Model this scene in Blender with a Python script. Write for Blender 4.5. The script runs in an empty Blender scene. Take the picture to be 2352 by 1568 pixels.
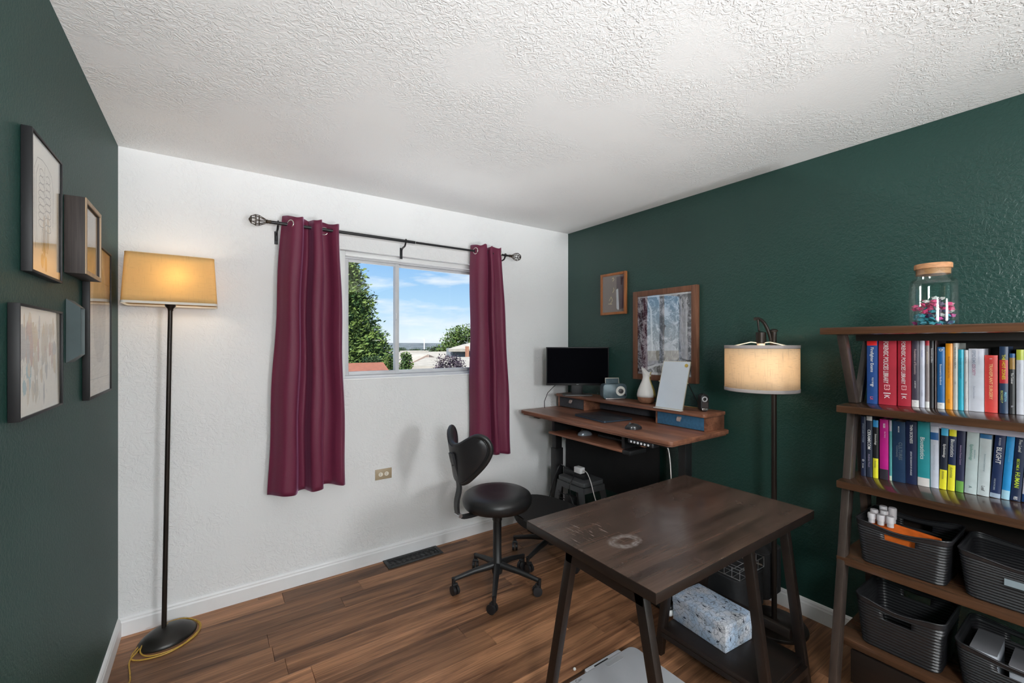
import bpy, bmesh, math, random
from mathutils import Vector, Matrix, noise as mnoise

random.seed(7)
SC = bpy.context.scene
COL = SC.collection
PI = math.pi
R_ = math.radians

# ------------------------------------------------------------------ camera
CAM = Vector((.38, -2.883, 1.455)); YAW = R_(34.86); FPX = 992.0
cd = bpy.data.cameras.new('camera'); co = bpy.data.objects.new('camera', cd); COL.objects.link(co)
co.location = CAM; co.rotation_euler = (PI/2, 0, -YAW)
cd.sensor_width = 36; cd.lens = FPX/2352*36; cd.shift_y = -6/2352*-1
cd.clip_start = .02; cd.clip_end = 6000
SC.camera = co
FW = Vector((math.sin(YAW), math.cos(YAW), 0)); RT = Vector((math.cos(YAW), -math.sin(YAW), 0))
def at(u, v, t):
    return CAM + FW*t + RT*((u-1176)/FPX*t) + Vector((0, 0, (790-v)/FPX*t))

# ------------------------------------------------------------------ colour management
vs = SC.view_settings
vs.view_transform = 'Standard'; vs.look = 'None'; vs.gamma = 1; vs.use_curve_mapping = False
vs.exposure = 0.14

# ------------------------------------------------------------------ world sky
W = bpy.data.worlds.new('sky'); SC.world = W; W.use_nodes = True
nt = W.node_tree; nt.nodes.clear()
def N(t, ty, **k):
    n = t.nodes.new(ty)
    for a, b in k.items():
        if a.startswith('i_'): n.inputs[a[2:].replace('_', ' ')].default_value = b
        elif a.startswith('n'): n.inputs[int(a[1:])].default_value = b
        else: setattr(n, a, b)
    return n
def ramp(t, stops, interp='LINEAR'):
    n = t.nodes.new('ShaderNodeValToRGB'); cr = n.color_ramp; cr.interpolation = interp
    while len(cr.elements) < len(stops): cr.elements.new(.5)
    for e, (p, c) in zip(cr.elements, stops):
        e.position = p; e.color = (c[0], c[1], c[2], 1) if not isinstance(c, (int, float)) else (c, c, c, 1)
    return n
wo = N(nt, 'ShaderNodeOutputWorld'); bg = N(nt, 'ShaderNodeBackground'); bg.inputs[1].default_value = 1.0
tc = N(nt, 'ShaderNodeTexCoord'); sx = N(nt, 'ShaderNodeSeparateXYZ'); nt.links.new(tc.outputs['Generated'], sx.inputs[0])
sky = ramp(nt, [(0, (.84, .91, .97)), (.03, (.74, .87, .97)), (.09, (.46, .71, .95)), (.22, (.20, .46, .86)), (1, (.07, .20, .52))])
nt.links.new(sx.outputs[2], sky.inputs[0])
mp = N(nt, 'ShaderNodeMapping'); mp.inputs[3].default_value = (5, 5, 26); mp.inputs[1].default_value = (1.3, .2, 3.1)
nt.links.new(tc.outputs['Generated'], mp.inputs[0])
nz = N(nt, 'ShaderNodeTexNoise', n2=1.0, n3=6.0, n4=.55); nt.links.new(mp.outputs[0], nz.inputs[0])
cl = ramp(nt, [(.50, 0), (.66, .85)]); nt.links.new(nz.outputs[0], cl.inputs[0])
mx = N(nt, 'ShaderNodeMixRGB'); mx.inputs[2].default_value = (.90, .94, .98, 1)
nt.links.new(cl.outputs[0], mx.inputs[0]); nt.links.new(sky.outputs[0], mx.inputs[1])
nt.links.new(mx.outputs[0], bg.inputs[0]); nt.links.new(bg.outputs[0], wo.inputs[0])

# ------------------------------------------------------------------ sun (outdoors only; behind the house)
sd = bpy.data.lights.new('sun', 'SUN'); so = bpy.data.objects.new('sun', sd); COL.objects.link(so)
sd.energy = 16.0; sd.angle = R_(.6); sd.color = (1, .96, .88)
so.rotation_euler = Vector((.55, .62, -.8)).to_track_quat('-Z', 'Y').to_euler(); so.location = (0, -8, 9)

FILL_GLOBE_L = (68.0, 84.0); FILL_SPOT_W = 250; LAMP_L_W = 1.35; LAMP_R_W = 1.5  # globe and spot values drive the added fill lights behind the camera

# ------------------------------------------------------------------ geometry helpers
class G:
    def __init__(s): s.v = []; s.f = []
    def add(s, vs_, fs):
        o = len(s.v); s.v += [Vector(p) for p in vs_]; s.f += [tuple(i+o for i in f) for f in fs]; return s
    def box(s, x0, y0, z0, x1, y1, z1):
        x0, x1 = sorted((x0, x1)); y0, y1 = sorted((y0, y1)); z0, z1 = sorted((z0, z1))
        return s.add([(x0,y0,z0),(x1,y0,z0),(x1,y1,z0),(x0,y1,z0),(x0,y0,z1),(x1,y0,z1),(x1,y1,z1),(x0,y1,z1)],
                     [(0,3,2,1),(4,5,6,7),(0,1,5,4),(1,2,6,5),(2,3,7,6),(3,0,4,7)])
    def bar(s, a, b, w, h, up=(0,0,1)):
        a = Vector(a); b = Vector(b); d = (b-a).normalized(); u = Vector(up)
        x = d.cross(u)
        if x.length < 1e-5: x = d.cross(Vector((1,0,0)))
        x.normalize(); u = x.cross(d).normalized()
        q = [(-w/2,-h/2),(w/2,-h/2),(w/2,h/2),(-w/2,h/2)]
        return s.add([a+x*i+u*j for i, j in q]+[b+x*i+u*j for i, j in q],
                     [(3,2,1,0),(4,5,6,7),(0,1,5,4),(1,2,6,5),(2,3,7,6),(3,0,4,7)])
    def cyl(s, a, b, r0, r1=None, n=20, cap=True):
        r1 = r0 if r1 is None else r1
        return s.tube([a, b], [r0, r1], n, cap=cap)
    def tube(s, pts, r, n=10, closed=False, cap=True):
        P = [Vector(p) for p in pts]; m = len(P)
        rr = r if isinstance(r, (list, tuple)) else [r]*m
        tang = []
        for i in range(m):
            if closed: d = P[(i+1) % m]-P[i-1]
            else: d = P[min(i+1, m-1)]-P[max(i-1, 0)]
            tang.append(d.normalized() if d.length > 1e-9 else Vector((0,0,1)))
        ref = Vector((0,0,1)) if abs(tang[0].z) < .9 else Vector((1,0,0))
        nx = tang[0].cross(ref).normalized(); vs_ = []
        for i in range(m):
            nx = (nx - tang[i]*nx.dot(tang[i])).normalized(); ny = tang[i].cross(nx)
            for k in range(n):
                a = 2*PI*k/n; vs_.append(P[i]+(nx*math.cos(a)+ny*math.sin(a))*rr[i])
        fs = []
        for i in range(m if closed else m-1):
            j = (i+1) % m
            for k in range(n):
                fs.append((i*n+k, i*n+(k+1) % n, j*n+(k+1) % n, j*n+k))
        if cap and not closed:
            fs.append(tuple(range(n-1, -1, -1))); fs.append(tuple((m-1)*n+k for k in range(n)))
        return s.add(vs_, fs)
    def lathe(s, prof, c=(0,0,0), n=32, cap=True):
        c = Vector(c); vs_ = []
        for r, z in prof:
            for k in range(n):
                a = 2*PI*k/n; vs_.append(c+Vector((r*math.cos(a), r*math.sin(a), z)))
        fs = []; m = len(prof)
        for i in range(m-1):
            for k in range(n): fs.append((i*n+k, i*n+(k+1) % n, (i+1)*n+(k+1) % n, (i+1)*n+k))
        if cap: fs.append(tuple(range(n-1, -1, -1))); fs.append(tuple((m-1)*n+k for k in range(n)))
        return s.add(vs_, fs)
    def prism(s, poly, a, b, ax):
        def P(p, w):
            return {'x': (w, p[0], p[1]), 'y': (p[0], w, p[1]), 'z': (p[0], p[1], w)}[ax]
        n = len(poly); vs_ = [P(p, a) for p in poly]+[P(p, b) for p in poly]
        return s.add(vs_, [tuple(range(n-1,-1,-1)), tuple(range(n, 2*n))]+[(i, (i+1) % n, n+(i+1) % n, n+i) for i in range(n)])
    def grid(s, fn, nu, nv, wrap=False):
        vs_ = [fn(i/nu, j/nv) for j in range(nv+1) for i in range(nu+1)]
        fs = [(j*(nu+1)+i, j*(nu+1)+i+1, (j+1)*(nu+1)+i+1, (j+1)*(nu+1)+i) for j in range(nv) for i in range(nu)]
        return s.add(vs_, fs)
    def ell(s, c, rx, ry, rz, n=16, m=10):
        c = Vector(c); vs_ = []; fs = []
        for j in range(m+1):
            p = PI*j/m
            for k in range(n):
                a = 2*PI*k/n; vs_.append(c+Vector((rx*math.sin(p)*math.cos(a), ry*math.sin(p)*math.sin(a), rz*math.cos(p))))
        for j in range(m):
            for k in range(n): fs.append((j*n+k, (j+1)*n+k, (j+1)*n+(k+1) % n, j*n+(k+1) % n))
        return s.add(vs_, fs)
    def torus(s, c, R, r, nrm=(0,0,1), n=28, k=8, sy=1.0):
        q = Vector((0,0,1)).rotation_difference(Vector(nrm).normalized()); c = Vector(c)
        return s.tube([c+q @ Vector((R*math.cos(2*PI*i/n), sy*R*math.sin(2*PI*i/n), 0)) for i in range(n)], r, k, closed=True)
    def xf(s, M_): s.v = [M_ @ p for p in s.v]; return s

def rrect(x0, y0, x1, y1, r, n=5):
    out = []
    for cx, cy, a0 in ((x1-r, y1-r, 0), (x0+r, y1-r, 90), (x0+r, y0+r, 180), (x1-r, y0+r, 270)):
        for i in range(n+1):
            a = R_(a0+90*i/n); out.append((cx+r*math.cos(a), cy+r*math.sin(a)))
    return out
def catmull(pts, n):
    P = [Vector(p) for p in pts]; m = len(P)-1; out = []
    for i in range(n+1):
        t = i/n*m; k = min(int(t), m-1); f = t-k
        a, b, c, d = P[max(k-1,0)], P[k], P[k+1], P[min(k+2, m)]
        out.append(.5*((2*b)+(c-a)*f+(2*a-5*b+4*c-d)*f*f+(3*b-a-3*c+d)*f**3))
    return out

FLAT = ('drawing_lines', 'drawing_wash', 'gold_marks', 'print_lines', 'lettering')
def rootloc(p):
    while p.parent: p = p.parent
    return Vector(p.location)
def obj(name, g, m, parent=None, smooth=None, bevel=0, seg=2, local=False, solid=0):
    me = bpy.data.meshes.new(name)
    V = g.v
    if parent is not None and not local:
        o = rootloc(parent); V = [p-o for p in V]
    me.from_pydata([tuple(p) for p in V], [], g.f)
    if bevel or True:
        bm = bmesh.new(); bm.from_mesh(me)
        if bevel: bmesh.ops.bevel(bm, geom=bm.edges[:], offset=bevel, segments=seg, profile=.5, affect='EDGES', clamp_overlap=True)
        if bevel or len(g.f) < 20000: bmesh.ops.recalc_face_normals(bm, faces=bm.faces[:])
        bm.to_mesh(me); bm.free()
    if smooth is None: smooth = 40 if bevel else 0
    if smooth:
        me.polygons.foreach_set('use_smooth', [True]*len(me.polygons)); me.set_sharp_from_angle(angle=R_(smooth))
    ob = bpy.data.objects.new(name, me); COL.objects.link(ob)
    if m is not None: me.materials.append(m)
    if name in FLAT: ob['kind'] = 'stuff'
    if parent is not None: ob.parent = parent
    if solid:
        md = ob.modifiers.new('thickness', 'SOLIDIFY'); md.thickness = solid; md.offset = 0
    return ob
def tag(o, label=None, cat=None, group=None, kind=None):
    if label: o['label'] = label
    if cat: o['category'] = cat
    if group: o['group'] = group
    if kind: o['kind'] = kind
    return o
def thing(name, label, cat, loc=(0,0,0), rz=0, group=None):
    o = bpy.data.objects.new(name, None); o.empty_display_size = .05; COL.objects.link(o)
    o.location = loc; o.rotation_euler = (0, 0, rz); return tag(o, label, cat, group)
def struct(name, g, m, **k):
    o = obj(name, g, m, **k); o['kind'] = 'structure'; return o
def copy_tree(o, parent=None):
    c = o.copy(); COL.objects.link(c); c.parent = parent
    for ch in list(o.children): copy_tree(ch, c)
    return c
def text_g(txt, h, bold=0.0, shear=0, maxw=None, spacing=1.0):
    cu = bpy.data.curves.new('t', 'FONT'); cu.body = txt; cu.size = 1; cu.offset = bold; cu.shear = shear; cu.resolution_u = 2
    cu.space_character = spacing
    ob = bpy.data.objects.new('t', cu); me = bpy.data.meshes.new_from_object(ob)
    vs_ = [v.co.copy() for v in me.vertices]; fs = [tuple(p.vertices) for p in me.polygons]
    bpy.data.objects.remove(ob); bpy.data.curves.remove(cu); bpy.data.meshes.remove(me)
    if not vs_: return None, 0, 0
    x0 = min(v.x for v in vs_); x1 = max(v.x for v in vs_); y0 = min(v.y for v in vs_); y1 = max(v.y for v in vs_)
    sy = h/max(y1-y0, 1e-4); sx_ = sy
    if maxw and (x1-x0)*sx_ > maxw: sx_ = maxw/(x1-x0)
    vs_ = [Vector(((v.x-x0)*sx_, (v.y-(y0+y1)/2)*sy, 0)) for v in vs_]
    g = G(); g.add(vs_, fs); return g, (x1-x0)*sx_, h

# ------------------------------------------------------------------ materials
def base_mat(name):
    m = bpy.data.materials.new(name); m.use_nodes = True; t = m.node_tree
    return m, t, t.nodes['Principled BSDF'], t.nodes['Material Output']
_mc = {}
def M(name, col, rough=.5, metal=0, spec=.5, var=.08, vs_=12, bump=0, bs=250, sheen=0, coat=0, emis=0, stretch=(1,1,1)):
    if name in _mc: return _mc[name]
    m, t, b, o = base_mat(name)
    b.inputs['Roughness'].default_value = rough; b.inputs['Metallic'].default_value = metal
    b.inputs['Specular IOR Level'].default_value = spec
    if sheen: b.inputs['Sheen Weight'].default_value = sheen
    if coat: b.inputs['Coat Weight'].default_value = coat; b.inputs['Coat Roughness'].default_value = .1
    if emis: b.inputs['Emission Color'].default_value = (*col, 1); b.inputs['Emission Strength'].default_value = emis
    tcn = N(t, 'ShaderNodeTexCoord'); mpn = N(t, 'ShaderNodeMapping'); mpn.inputs[3].default_value = stretch
    t.links.new(tcn.outputs['Object'], mpn.inputs[0])
    nz = N(t, 'ShaderNodeTexNoise', n2=vs_, n3=4.0); t.links.new(mpn.outputs[0], nz.inputs[0])
    cr = ramp(t, [(.3, [c*(1-var) for c in col]), (.7, [min(1, c*(1+var)) for c in col])]); t.links.new(nz.outputs[0], cr.inputs[0])
    t.links.new(cr.outputs[0], b.inputs['Base Color'])
    if bump:
        n2 = N(t, 'ShaderNodeTexNoise', n2=bs, n3=3.0); t.links.new(mpn.outputs[0], n2.inputs[0])
        bp = N(t, 'ShaderNodeBump', n0=bump, n1=.002); t.links.new(n2.outputs[0], bp.inputs['Height']); t.links.new(bp.outputs[0], b.inputs['Normal'])
    _mc[name] = m; return m

def wood(name, dark, light, axis='x', rough=.35, scale=1.0, spec=.5, coat=0, perobj=False, grain=1.0, bump=.15):
    m, t, b, o = base_mat(name)
    b.inputs['Roughness'].default_value = rough; b.inputs['Specular IOR Level'].default_value = spec
    if coat: b.inputs['Coat Weight'].default_value = coat; b.inputs['Coat Roughness'].default_value = .15
    geo = N(t, 'ShaderNodeNewGeometry'); vec = geo.outputs['Position']
    if perobj:
        oi = N(t, 'ShaderNodeObjectInfo'); ml = N(t, 'ShaderNodeMath', operation='MULTIPLY', n1=37.0); t.links.new(oi.outputs['Random'], ml.inputs[0])
        ad = N(t, 'ShaderNodeVectorMath', operation='ADD'); t.links.new(vec, ad.inputs[0]); t.links.new(ml.outputs[0], ad.inputs[1]); vec = ad.outputs[0]
    mpn = N(t, 'ShaderNodeMapping'); s_ = [14*scale]*3; s_['xyz'.index(axis)] = 1.1*scale; mpn.inputs[3].default_value = s_
    t.links.new(vec, mpn.inputs[0])
    nz = N(t, 'ShaderNodeTexNoise', n2=1.0, n3=8.0, n4=.62, n8=1.2 if False else 0); t.links.new(mpn.outputs[0], nz.inputs[0])
    try: nz.inputs['Distortion'].default_value = .9 if perobj else .3
    except Exception: pass
    mid = [(a+c)/2 for a, c in zip(dark, light)]
    cr = ramp(t, [(.30, dark), (.5, mid), (.72, light)]); t.links.new(nz.outputs[0], cr.inputs[0])
    mp2 = N(t, 'ShaderNodeMapping'); s2 = [160*scale]*3; s2['xyz'.index(axis)] = 5*scale; mp2.inputs[3].default_value = s2
    t.links.new(vec, mp2.inputs[0]); n2 = N(t, 'ShaderNodeTexNoise', n2=1.0, n3=3.0); t.links.new(mp2.outputs[0], n2.inputs[0])
    c2 = ramp(t, [(.35, 1-.35*grain), (.6, 1.0)]); t.links.new(n2.outputs[0], c2.inputs[0])
    mu = N(t, 'ShaderNodeMixRGB', blend_type='MULTIPLY'); mu.inputs[0].default_value = 1
    t.links.new(cr.outputs[0], mu.inputs[1]); t.links.new(c2.outputs[0], mu.inputs[2]); out = mu.outputs[0]
    if perobj:
        c3 = ramp(t, [(0, .62), (.5, .95), (1, 1.4)]); t.links.new(oi.outputs['Random'], c3.inputs[0])
        m3 = N(t, 'ShaderNodeMixRGB', blend_type='MULTIPLY'); m3.inputs[0].default_value = 1
        t.links.new(out, m3.inputs[1]); t.links.new(c3.outputs[0], m3.inputs[2]); out = m3.outputs[0]
    t.links.new(out, b.inputs['Base Color'])
    bp = N(t, 'ShaderNodeBump', n0=bump, n1=.001); t.links.new(n2.outputs[0], bp.inputs['Height']); t.links.new(bp.outputs[0], b.inputs['Normal'])
    return m

def wall_mat(name, col, rough, spec, s1, s2, strength, dist, var=.05, patch=0, ridge=False):
    m, t, b, o = base_mat(name)
    b.inputs['Roughness'].default_value = rough; b.inputs['Specular IOR Level'].default_value = spec
    geo = N(t, 'ShaderNodeNewGeometry'); P = geo.outputs['Position']
    n1 = N(t, 'ShaderNodeTexNoise', n2=s1, n3=3.0, n4=.55); t.links.new(P, n1.inputs[0]); n1.inputs['Distortion'].default_value = .8
    n2 = N(t, 'ShaderNodeTexNoise', n2=s2, n3=3.0); t.links.new(P, n2.inputs[0])
    if ridge: r1 = ramp(t, [(.40, 0), (.47, 1), (.52, 1), (.60, .1)])
    else: r1 = ramp(t, [(.38, 0), (.62, 1)])
    t.links.new(n1.outputs[0], r1.inputs[0]); h = r1.outputs[0]
    if patch:
        n3 = N(t, 'ShaderNodeTexNoise', n2=patch, n3=3.0); t.links.new(P, n3.inputs[0])
        r3 = ramp(t, [(.40, .06), (.62, 1)]); t.links.new(n3.outputs[0], r3.inputs[0])
        mm = N(t, 'ShaderNodeMath', operation='MULTIPLY'); t.links.new(h, mm.inputs[0]); t.links.new(r3.outputs[0], mm.inputs[1]); h = mm.outputs[0]
    m2 = N(t, 'ShaderNodeMath', operation='MULTIPLY', n1=.22); t.links.new(n2.outputs[0], m2.inputs[0])
    ad = N(t, 'ShaderNodeMath', operation='ADD'); t.links.new(h, ad.inputs[0]); t.links.new(m2.outputs[0], ad.inputs[1])
    bp = N(t, 'ShaderNodeBump', n0=strength, n1=dist); t.links.new(ad.outputs[0], bp.inputs['Height']); t.links.new(bp.outputs[0], b.inputs['Normal'])
    nv = N(t, 'ShaderNodeTexNoise', n2=1.7, n3=3.0); t.links.new(P, nv.inputs[0])
    cr = ramp(t, [(.3, [c*(1-var) for c in col]), (.7, [min(1, c*(1+var)) for c in col])]); t.links.new(nv.outputs[0], cr.inputs[0])
    t.links.new(cr.outputs[0], b.inputs['Base Color'])
    return m

def clear_glass(name, tint=(1,1,1), gloss=1.0, rough=.0, r0=.04):
    m, t, b, o = base_mat(name); t.nodes.remove(b)
    tr = N(t, 'ShaderNodeBsdfTransparent'); tr.inputs[0].default_value = (*tint, 1)
    gl = N(t, 'ShaderNodeBsdfGlossy'); gl.inputs['Roughness'].default_value = rough
    lw = N(t, 'ShaderNodeLayerWeight', n0=.5)                       # Schlick, the same from both sides of the pane
    pw = N(t, 'ShaderNodeMath', operation='POWER', n1=5.0); t.links.new(lw.outputs['Facing'], pw.inputs[0])
    nz = N(t, 'ShaderNodeTexNoise', n2=3.0); rp = ramp(t, [(0, r0*.95), (1, r0*1.15)]); t.links.new(nz.outputs[0], rp.inputs[0])
    ad = N(t, 'ShaderNodeMath', operation='MULTIPLY_ADD', n1=.9*gloss); t.links.new(pw.outputs[0], ad.inputs[0]); t.links.new(rp.outputs[0], ad.inputs[2])
    mx_ = N(t, 'ShaderNodeMixShader'); t.links.new(ad.outputs[0], mx_.inputs[0]); t.links.new(tr.outputs[0], mx_.inputs[1]); t.links.new(gl.outputs[0], mx_.inputs[2])
    t.links.new(mx_.outputs[0], o.inputs[0]); return m

def shade_mat(name, col, trans, weave=0.0):
    m, t, b, o = base_mat(name)
    geo = N(t, 'ShaderNodeTexCoord'); colout = None
    mpa = N(t, 'ShaderNodeMapping'); mpa.inputs[3].default_value = (90, 90, 900); mpb = N(t, 'ShaderNodeMapping'); mpb.inputs[3].default_value = (700, 700, 40)
    t.links.new(geo.outputs['Object'], mpa.inputs[0]); t.links.new(geo.outputs['Object'], mpb.inputs[0])
    na = N(t, 'ShaderNodeTexNoise', n2=.35, n3=2.0); nb = N(t, 'ShaderNodeTexNoise', n2=.35, n3=2.0)
    t.links.new(mpa.outputs[0], na.inputs[0]); t.links.new(mpb.outputs[0], nb.inputs[0])
    mi = N(t, 'ShaderNodeMath', operation='MINIMUM'); t.links.new(na.outputs[0], mi.inputs[0]); t.links.new(nb.outputs[0], mi.inputs[1])
    cr = ramp(t, [(.28, [c*(1-weave) for c in col]), (.42, col)]); t.links.new(mi.outputs[0], cr.inputs[0])
    df = N(t, 'ShaderNodeBsdfDiffuse'); tl = N(t, 'ShaderNodeBsdfTranslucent'); ms = N(t, 'ShaderNodeMixShader'); ms.inputs[0].default_value = trans
    t.links.new(cr.outputs[0], df.inputs[0]); t.links.new(cr.outputs[0], tl.inputs[0])
    t.links.new(df.outputs[0], ms.inputs[1]); t.links.new(tl.outputs[0], ms.inputs[2]); t.nodes.remove(b); t.links.new(ms.outputs[0], o.inputs[0])
    return m

m_white = wall_mat('white_wall_paint', (.80,.80,.805), .75, .25, 26, 110, .38, .006, var=.02, patch=2.6, ridge=True)
m_ceil = wall_mat('white_knockdown_ceiling', (.86,.86,.86), .8, .2, 40, 150, .42, .006, var=.015, patch=2.4, ridge=True)
m_green = wall_mat('dark_green_wall_paint', (.0175,.055,.0455), .26, .5, 66, 190, .22, .005, var=.06, patch=0)
m_greenl = wall_mat('dark_green_wall_paint_flat', (.016,.056,.046), .50, .22, 85, 210, .2, .005, var=.08)
m_trim = M('white_trim_paint', (.80,.80,.81), .4, var=.02)
m_floor = wood('walnut_plank', (.070,.028,.014), (.50,.245,.125), 'x', .40, 1.0, .3, perobj=True, grain=.9)
m_sub = M('dark_subfloor', (.02,.012,.008), .8)
m_dwood = wood('dark_stained_wood', (.006,.0042,.0035), (.016,.0095,.007), 'y', .42, 1.0, .45, grain=.5)
m_dwoodx = wood('dark_table_wood', (.034,.022,.018), (.115,.072,.054), 'x', .30, .9, .5, grain=.5)
m_shelfw = wood('bookshelf_board_wood', (.035,.018,.010), (.12,.055,.028), 'y', .17, 1.0, .5, grain=.6)
m_frame2 = wood('bookshelf_frame_wood', (.025,.019,.016), (.066,.049,.041), 'z', .3, 1.0, .5, grain=.4)
m_walnut = wood('walnut_desk_veneer', (.13,.050,.030), (.42,.185,.11), 'y', .36, 1.2, .45, grain=.9)
m_black = M('black_powder_coat', (.012,.012,.013), .45, var=.1)
m_blackmetal = M('black_metal', (.018,.018,.02), .38, .3, var=.1)
m_leather = M('black_leatherette', (.014,.014,.015), .38, spec=.55, bump=.12, bs=600)
m_blackplastic = M('black_plastic', (.015,.015,.017), .4, bump=.05, bs=700)
m_glass = clear_glass('picture_glass', gloss=1.0, r0=.06)
m_acryl = clear_glass('glossy_acrylic_glazing', gloss=.7, r0=.17)
m_wglass = clear_glass('window_glass', tint=(.97,.985,.99), gloss=.5, r0=.02)
m_bronze = M('dark_bronze_metal', (.020,.014,.011), .4, .4, var=.15)

# ------------------------------------------------------------------ room shell
RX, RY, RZ = 3.0, -5.4, 2.44
WX0, WX1, WZ0, WZ1 = 1.052, 2.16, 1.225, 2.062
wt = .16
fl = struct('floor', G().box(-.2, RY-.2, -.12, RX+.2, .16, -.006), m_sub)
g = G(); g.box(-.2, 0, -.12, WX0, wt, RZ); g.box(WX1, 0, -.12, RX+.2, wt, RZ); g.box(WX0, 0, -.12, WX1, wt, WZ0); g.box(WX0, 0, WZ1, WX1, wt, RZ)
struct('wall_back', g, m_white)
struct('wall_left', G().box(-.2, RY, -.12, 0, 0, RZ), m_greenl)
struct('wall_right', G().box(RX, RY, -.12, RX+.2, 0, RZ), m_green)
struct('wall_front', G().box(-.2, RY-.2, -.12, RX+.2, RY, RZ), m_green)
struct('ceiling', G().box(-.2, RY-.2, RZ, RX+.2, wt, RZ+.2), m_ceil)
# planks, rows along x
rw = .12; row = 0; y = -.04
prand = random.Random(11)
mesh_cache = {}
def plank(x0, x1, y0, y1):
    key = (round(x1-x0, 4), round(y1-y0, 4))
    if key not in mesh_cache:
        g = G(); L, Wd = key; e = .0016
        g.add([(e*.3,e*.3,-.006),(L-e*.3,e*.3,-.006),(L-e*.3,Wd-e*.3,-.006),(e*.3,Wd-e*.3,-.006),(e*.3,e*.3,-.0012),(L-e*.3,e*.3,-.0012),(L-e*.3,Wd-e*.3,-.0012),(e*.3,Wd-e*.3,-.0012),
               (e,e,0),(L-e,e,0),(L-e,Wd-e,0),(e,Wd-e,0)],
              [(3,2,1,0),(0,1,5,4),(1,2,6,5),(2,3,7,6),(3,0,4,7),(4,5,9,8),(5,6,10,9),(6,7,11,10),(7,4,8,11),(8,9,10,11)])
        me = bpy.data.meshes.new('plank'); me.from_pydata([tuple(p) for p in g.v], [], g.f); me.materials.append(m_floor); mesh_cache[key] = me
    o = bpy.data.objects.new('plank', mesh_cache[key]); COL.objects.link(o); o.parent = fl; o.location = (x0, y0, 0)
marks = {3: .99, 5: .62, 8: 1.42}
ytop = 0.0; r = 0
while ytop > -3.6:
    h = .04 if r == 0 else rw
    y0 = ytop-h
    xs = [0.0]; s0 = marks.get(r, None)
    if s0 is None: s0 = prand.uniform(.1, 1.2)
    x = s0
    while x < RX-.05: xs.append(round(x, 2)); x += 1.22
    xs.append(RX)
    for a, b in zip(xs, xs[1:]): plank(a, b, y0, ytop)
    ytop = y0; r += 1
o = obj('plank', G().box(0, RY, -.006, RX, ytop, 0), m_floor, fl); o['kind'] = 'stuff'

# baseboards with a stepped top
def baseboard(name, prof_ax, a, b, off, sgn):
    P = [(0,0),(.014,0),(.014,.068),(.011,.076),(.011,.083),(.006,.092),(0,.094)]
    g = G()
    if prof_ax == 'x': g.prism([(off+sgn*d, z) for d, z in P], a, b, 'x')
    else: g.prism([(off+sgn*d, z) for d, z in P], a, b, 'y')
    struct(name, g, m_trim)
baseboard('baseboard_back', 'x', 0, RX, 0, -1)
baseboard('baseboard_left', 'y', RY, -.014, 0, 1)
baseboard('baseboard_right', 'y', RY, -.014, RX, -1)

# ------------------------------------------------------------------ window
m_vinyl = M('white_vinyl', (.78,.78,.78), .35, var=.02)
m_gvinyl = M('grey_sash_metal', (.60,.60,.62), .4, .0, var=.05)
m_sill = M('white_sill_paint', (.88,.88,.88), .35, var=.02)
w = bpy.data.objects.new('window_1', None); COL.objects.link(w); w.location = (WX0, .07, WZ0); w['kind'] = 'structure'
yo, yi = .13, .045
g = G(); g.box(WX0, yi, WZ0, WX0+.045, yo, WZ1); obj('window_frame', g, m_vinyl, w, bevel=.003)
obj('window_frame', G().box(WX1-.045, yi, WZ0, WX1, yo, WZ1), m_vinyl, w, bevel=.003)
obj('window_frame', G().box(WX0+.045, yi, WZ1-.03, WX1-.045, yo, WZ1), m_vinyl, w, bevel=.003)
obj('window_frame', G().box(WX0+.045, yi+.004, WZ0, WX1-.045, yo, WZ0+.022), m_gvinyl, w, bevel=.003)
obj('track', G().box(WX0+.045, .075, WZ1-.042, WX1-.045, yo-.002, WZ1-.0301), m_gvinyl, w)
obj('window_sill', G().box(WX0+.001, -.006, WZ0-.003, WX1-.001, yi-.001, WZ0+.007), m_sill, w, bevel=.002)
def sash(x0, x1, ya, yb, ww):
    zb, zt = WZ0+.0225, WZ1-.0425
    s = obj('sash', G().box(x0, ya, zb, x0+ww, yb, zt), m_gvinyl, w, bevel=.002)
    obj('rail', G().box(x1-ww, ya, zb, x1, yb, zt), m_gvinyl, s, bevel=.002)
    obj('rail', G().box(x0+ww, ya, zb, x1-ww, yb, zb+.025), m_gvinyl, s, bevel=.002)
    obj('rail', G().box(x0+ww, ya, zt-.018, x1-ww, yb, zt), m_gvinyl, s, bevel=.002)
    obj('pane', G().box(x0+ww-.002, (ya+yb)/2-.002, zb+.02, x1-ww+.002, (ya+yb)/2+.002, zt-.015), m_wglass, s)
    return s
sash(WX0+.0455, 1.470, .078, .098, .028)
s2 = sash(1.442, WX1-.0455, .100, .122, .028)
lk = G(); lk.box(1.444, .068, 1.62, 1.452, .0779, 1.67); obj('latch', lk, m_gvinyl, w, bevel=.002)
lk = G(); lk.tube(catmull([(1.446,.072,1.63),(1.442,.062,1.64),(1.442,.060,1.66),(1.446,.072,1.668)], 12), .003, 6); obj('latch_pull', lk, m_vinyl, w, smooth=60)

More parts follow.
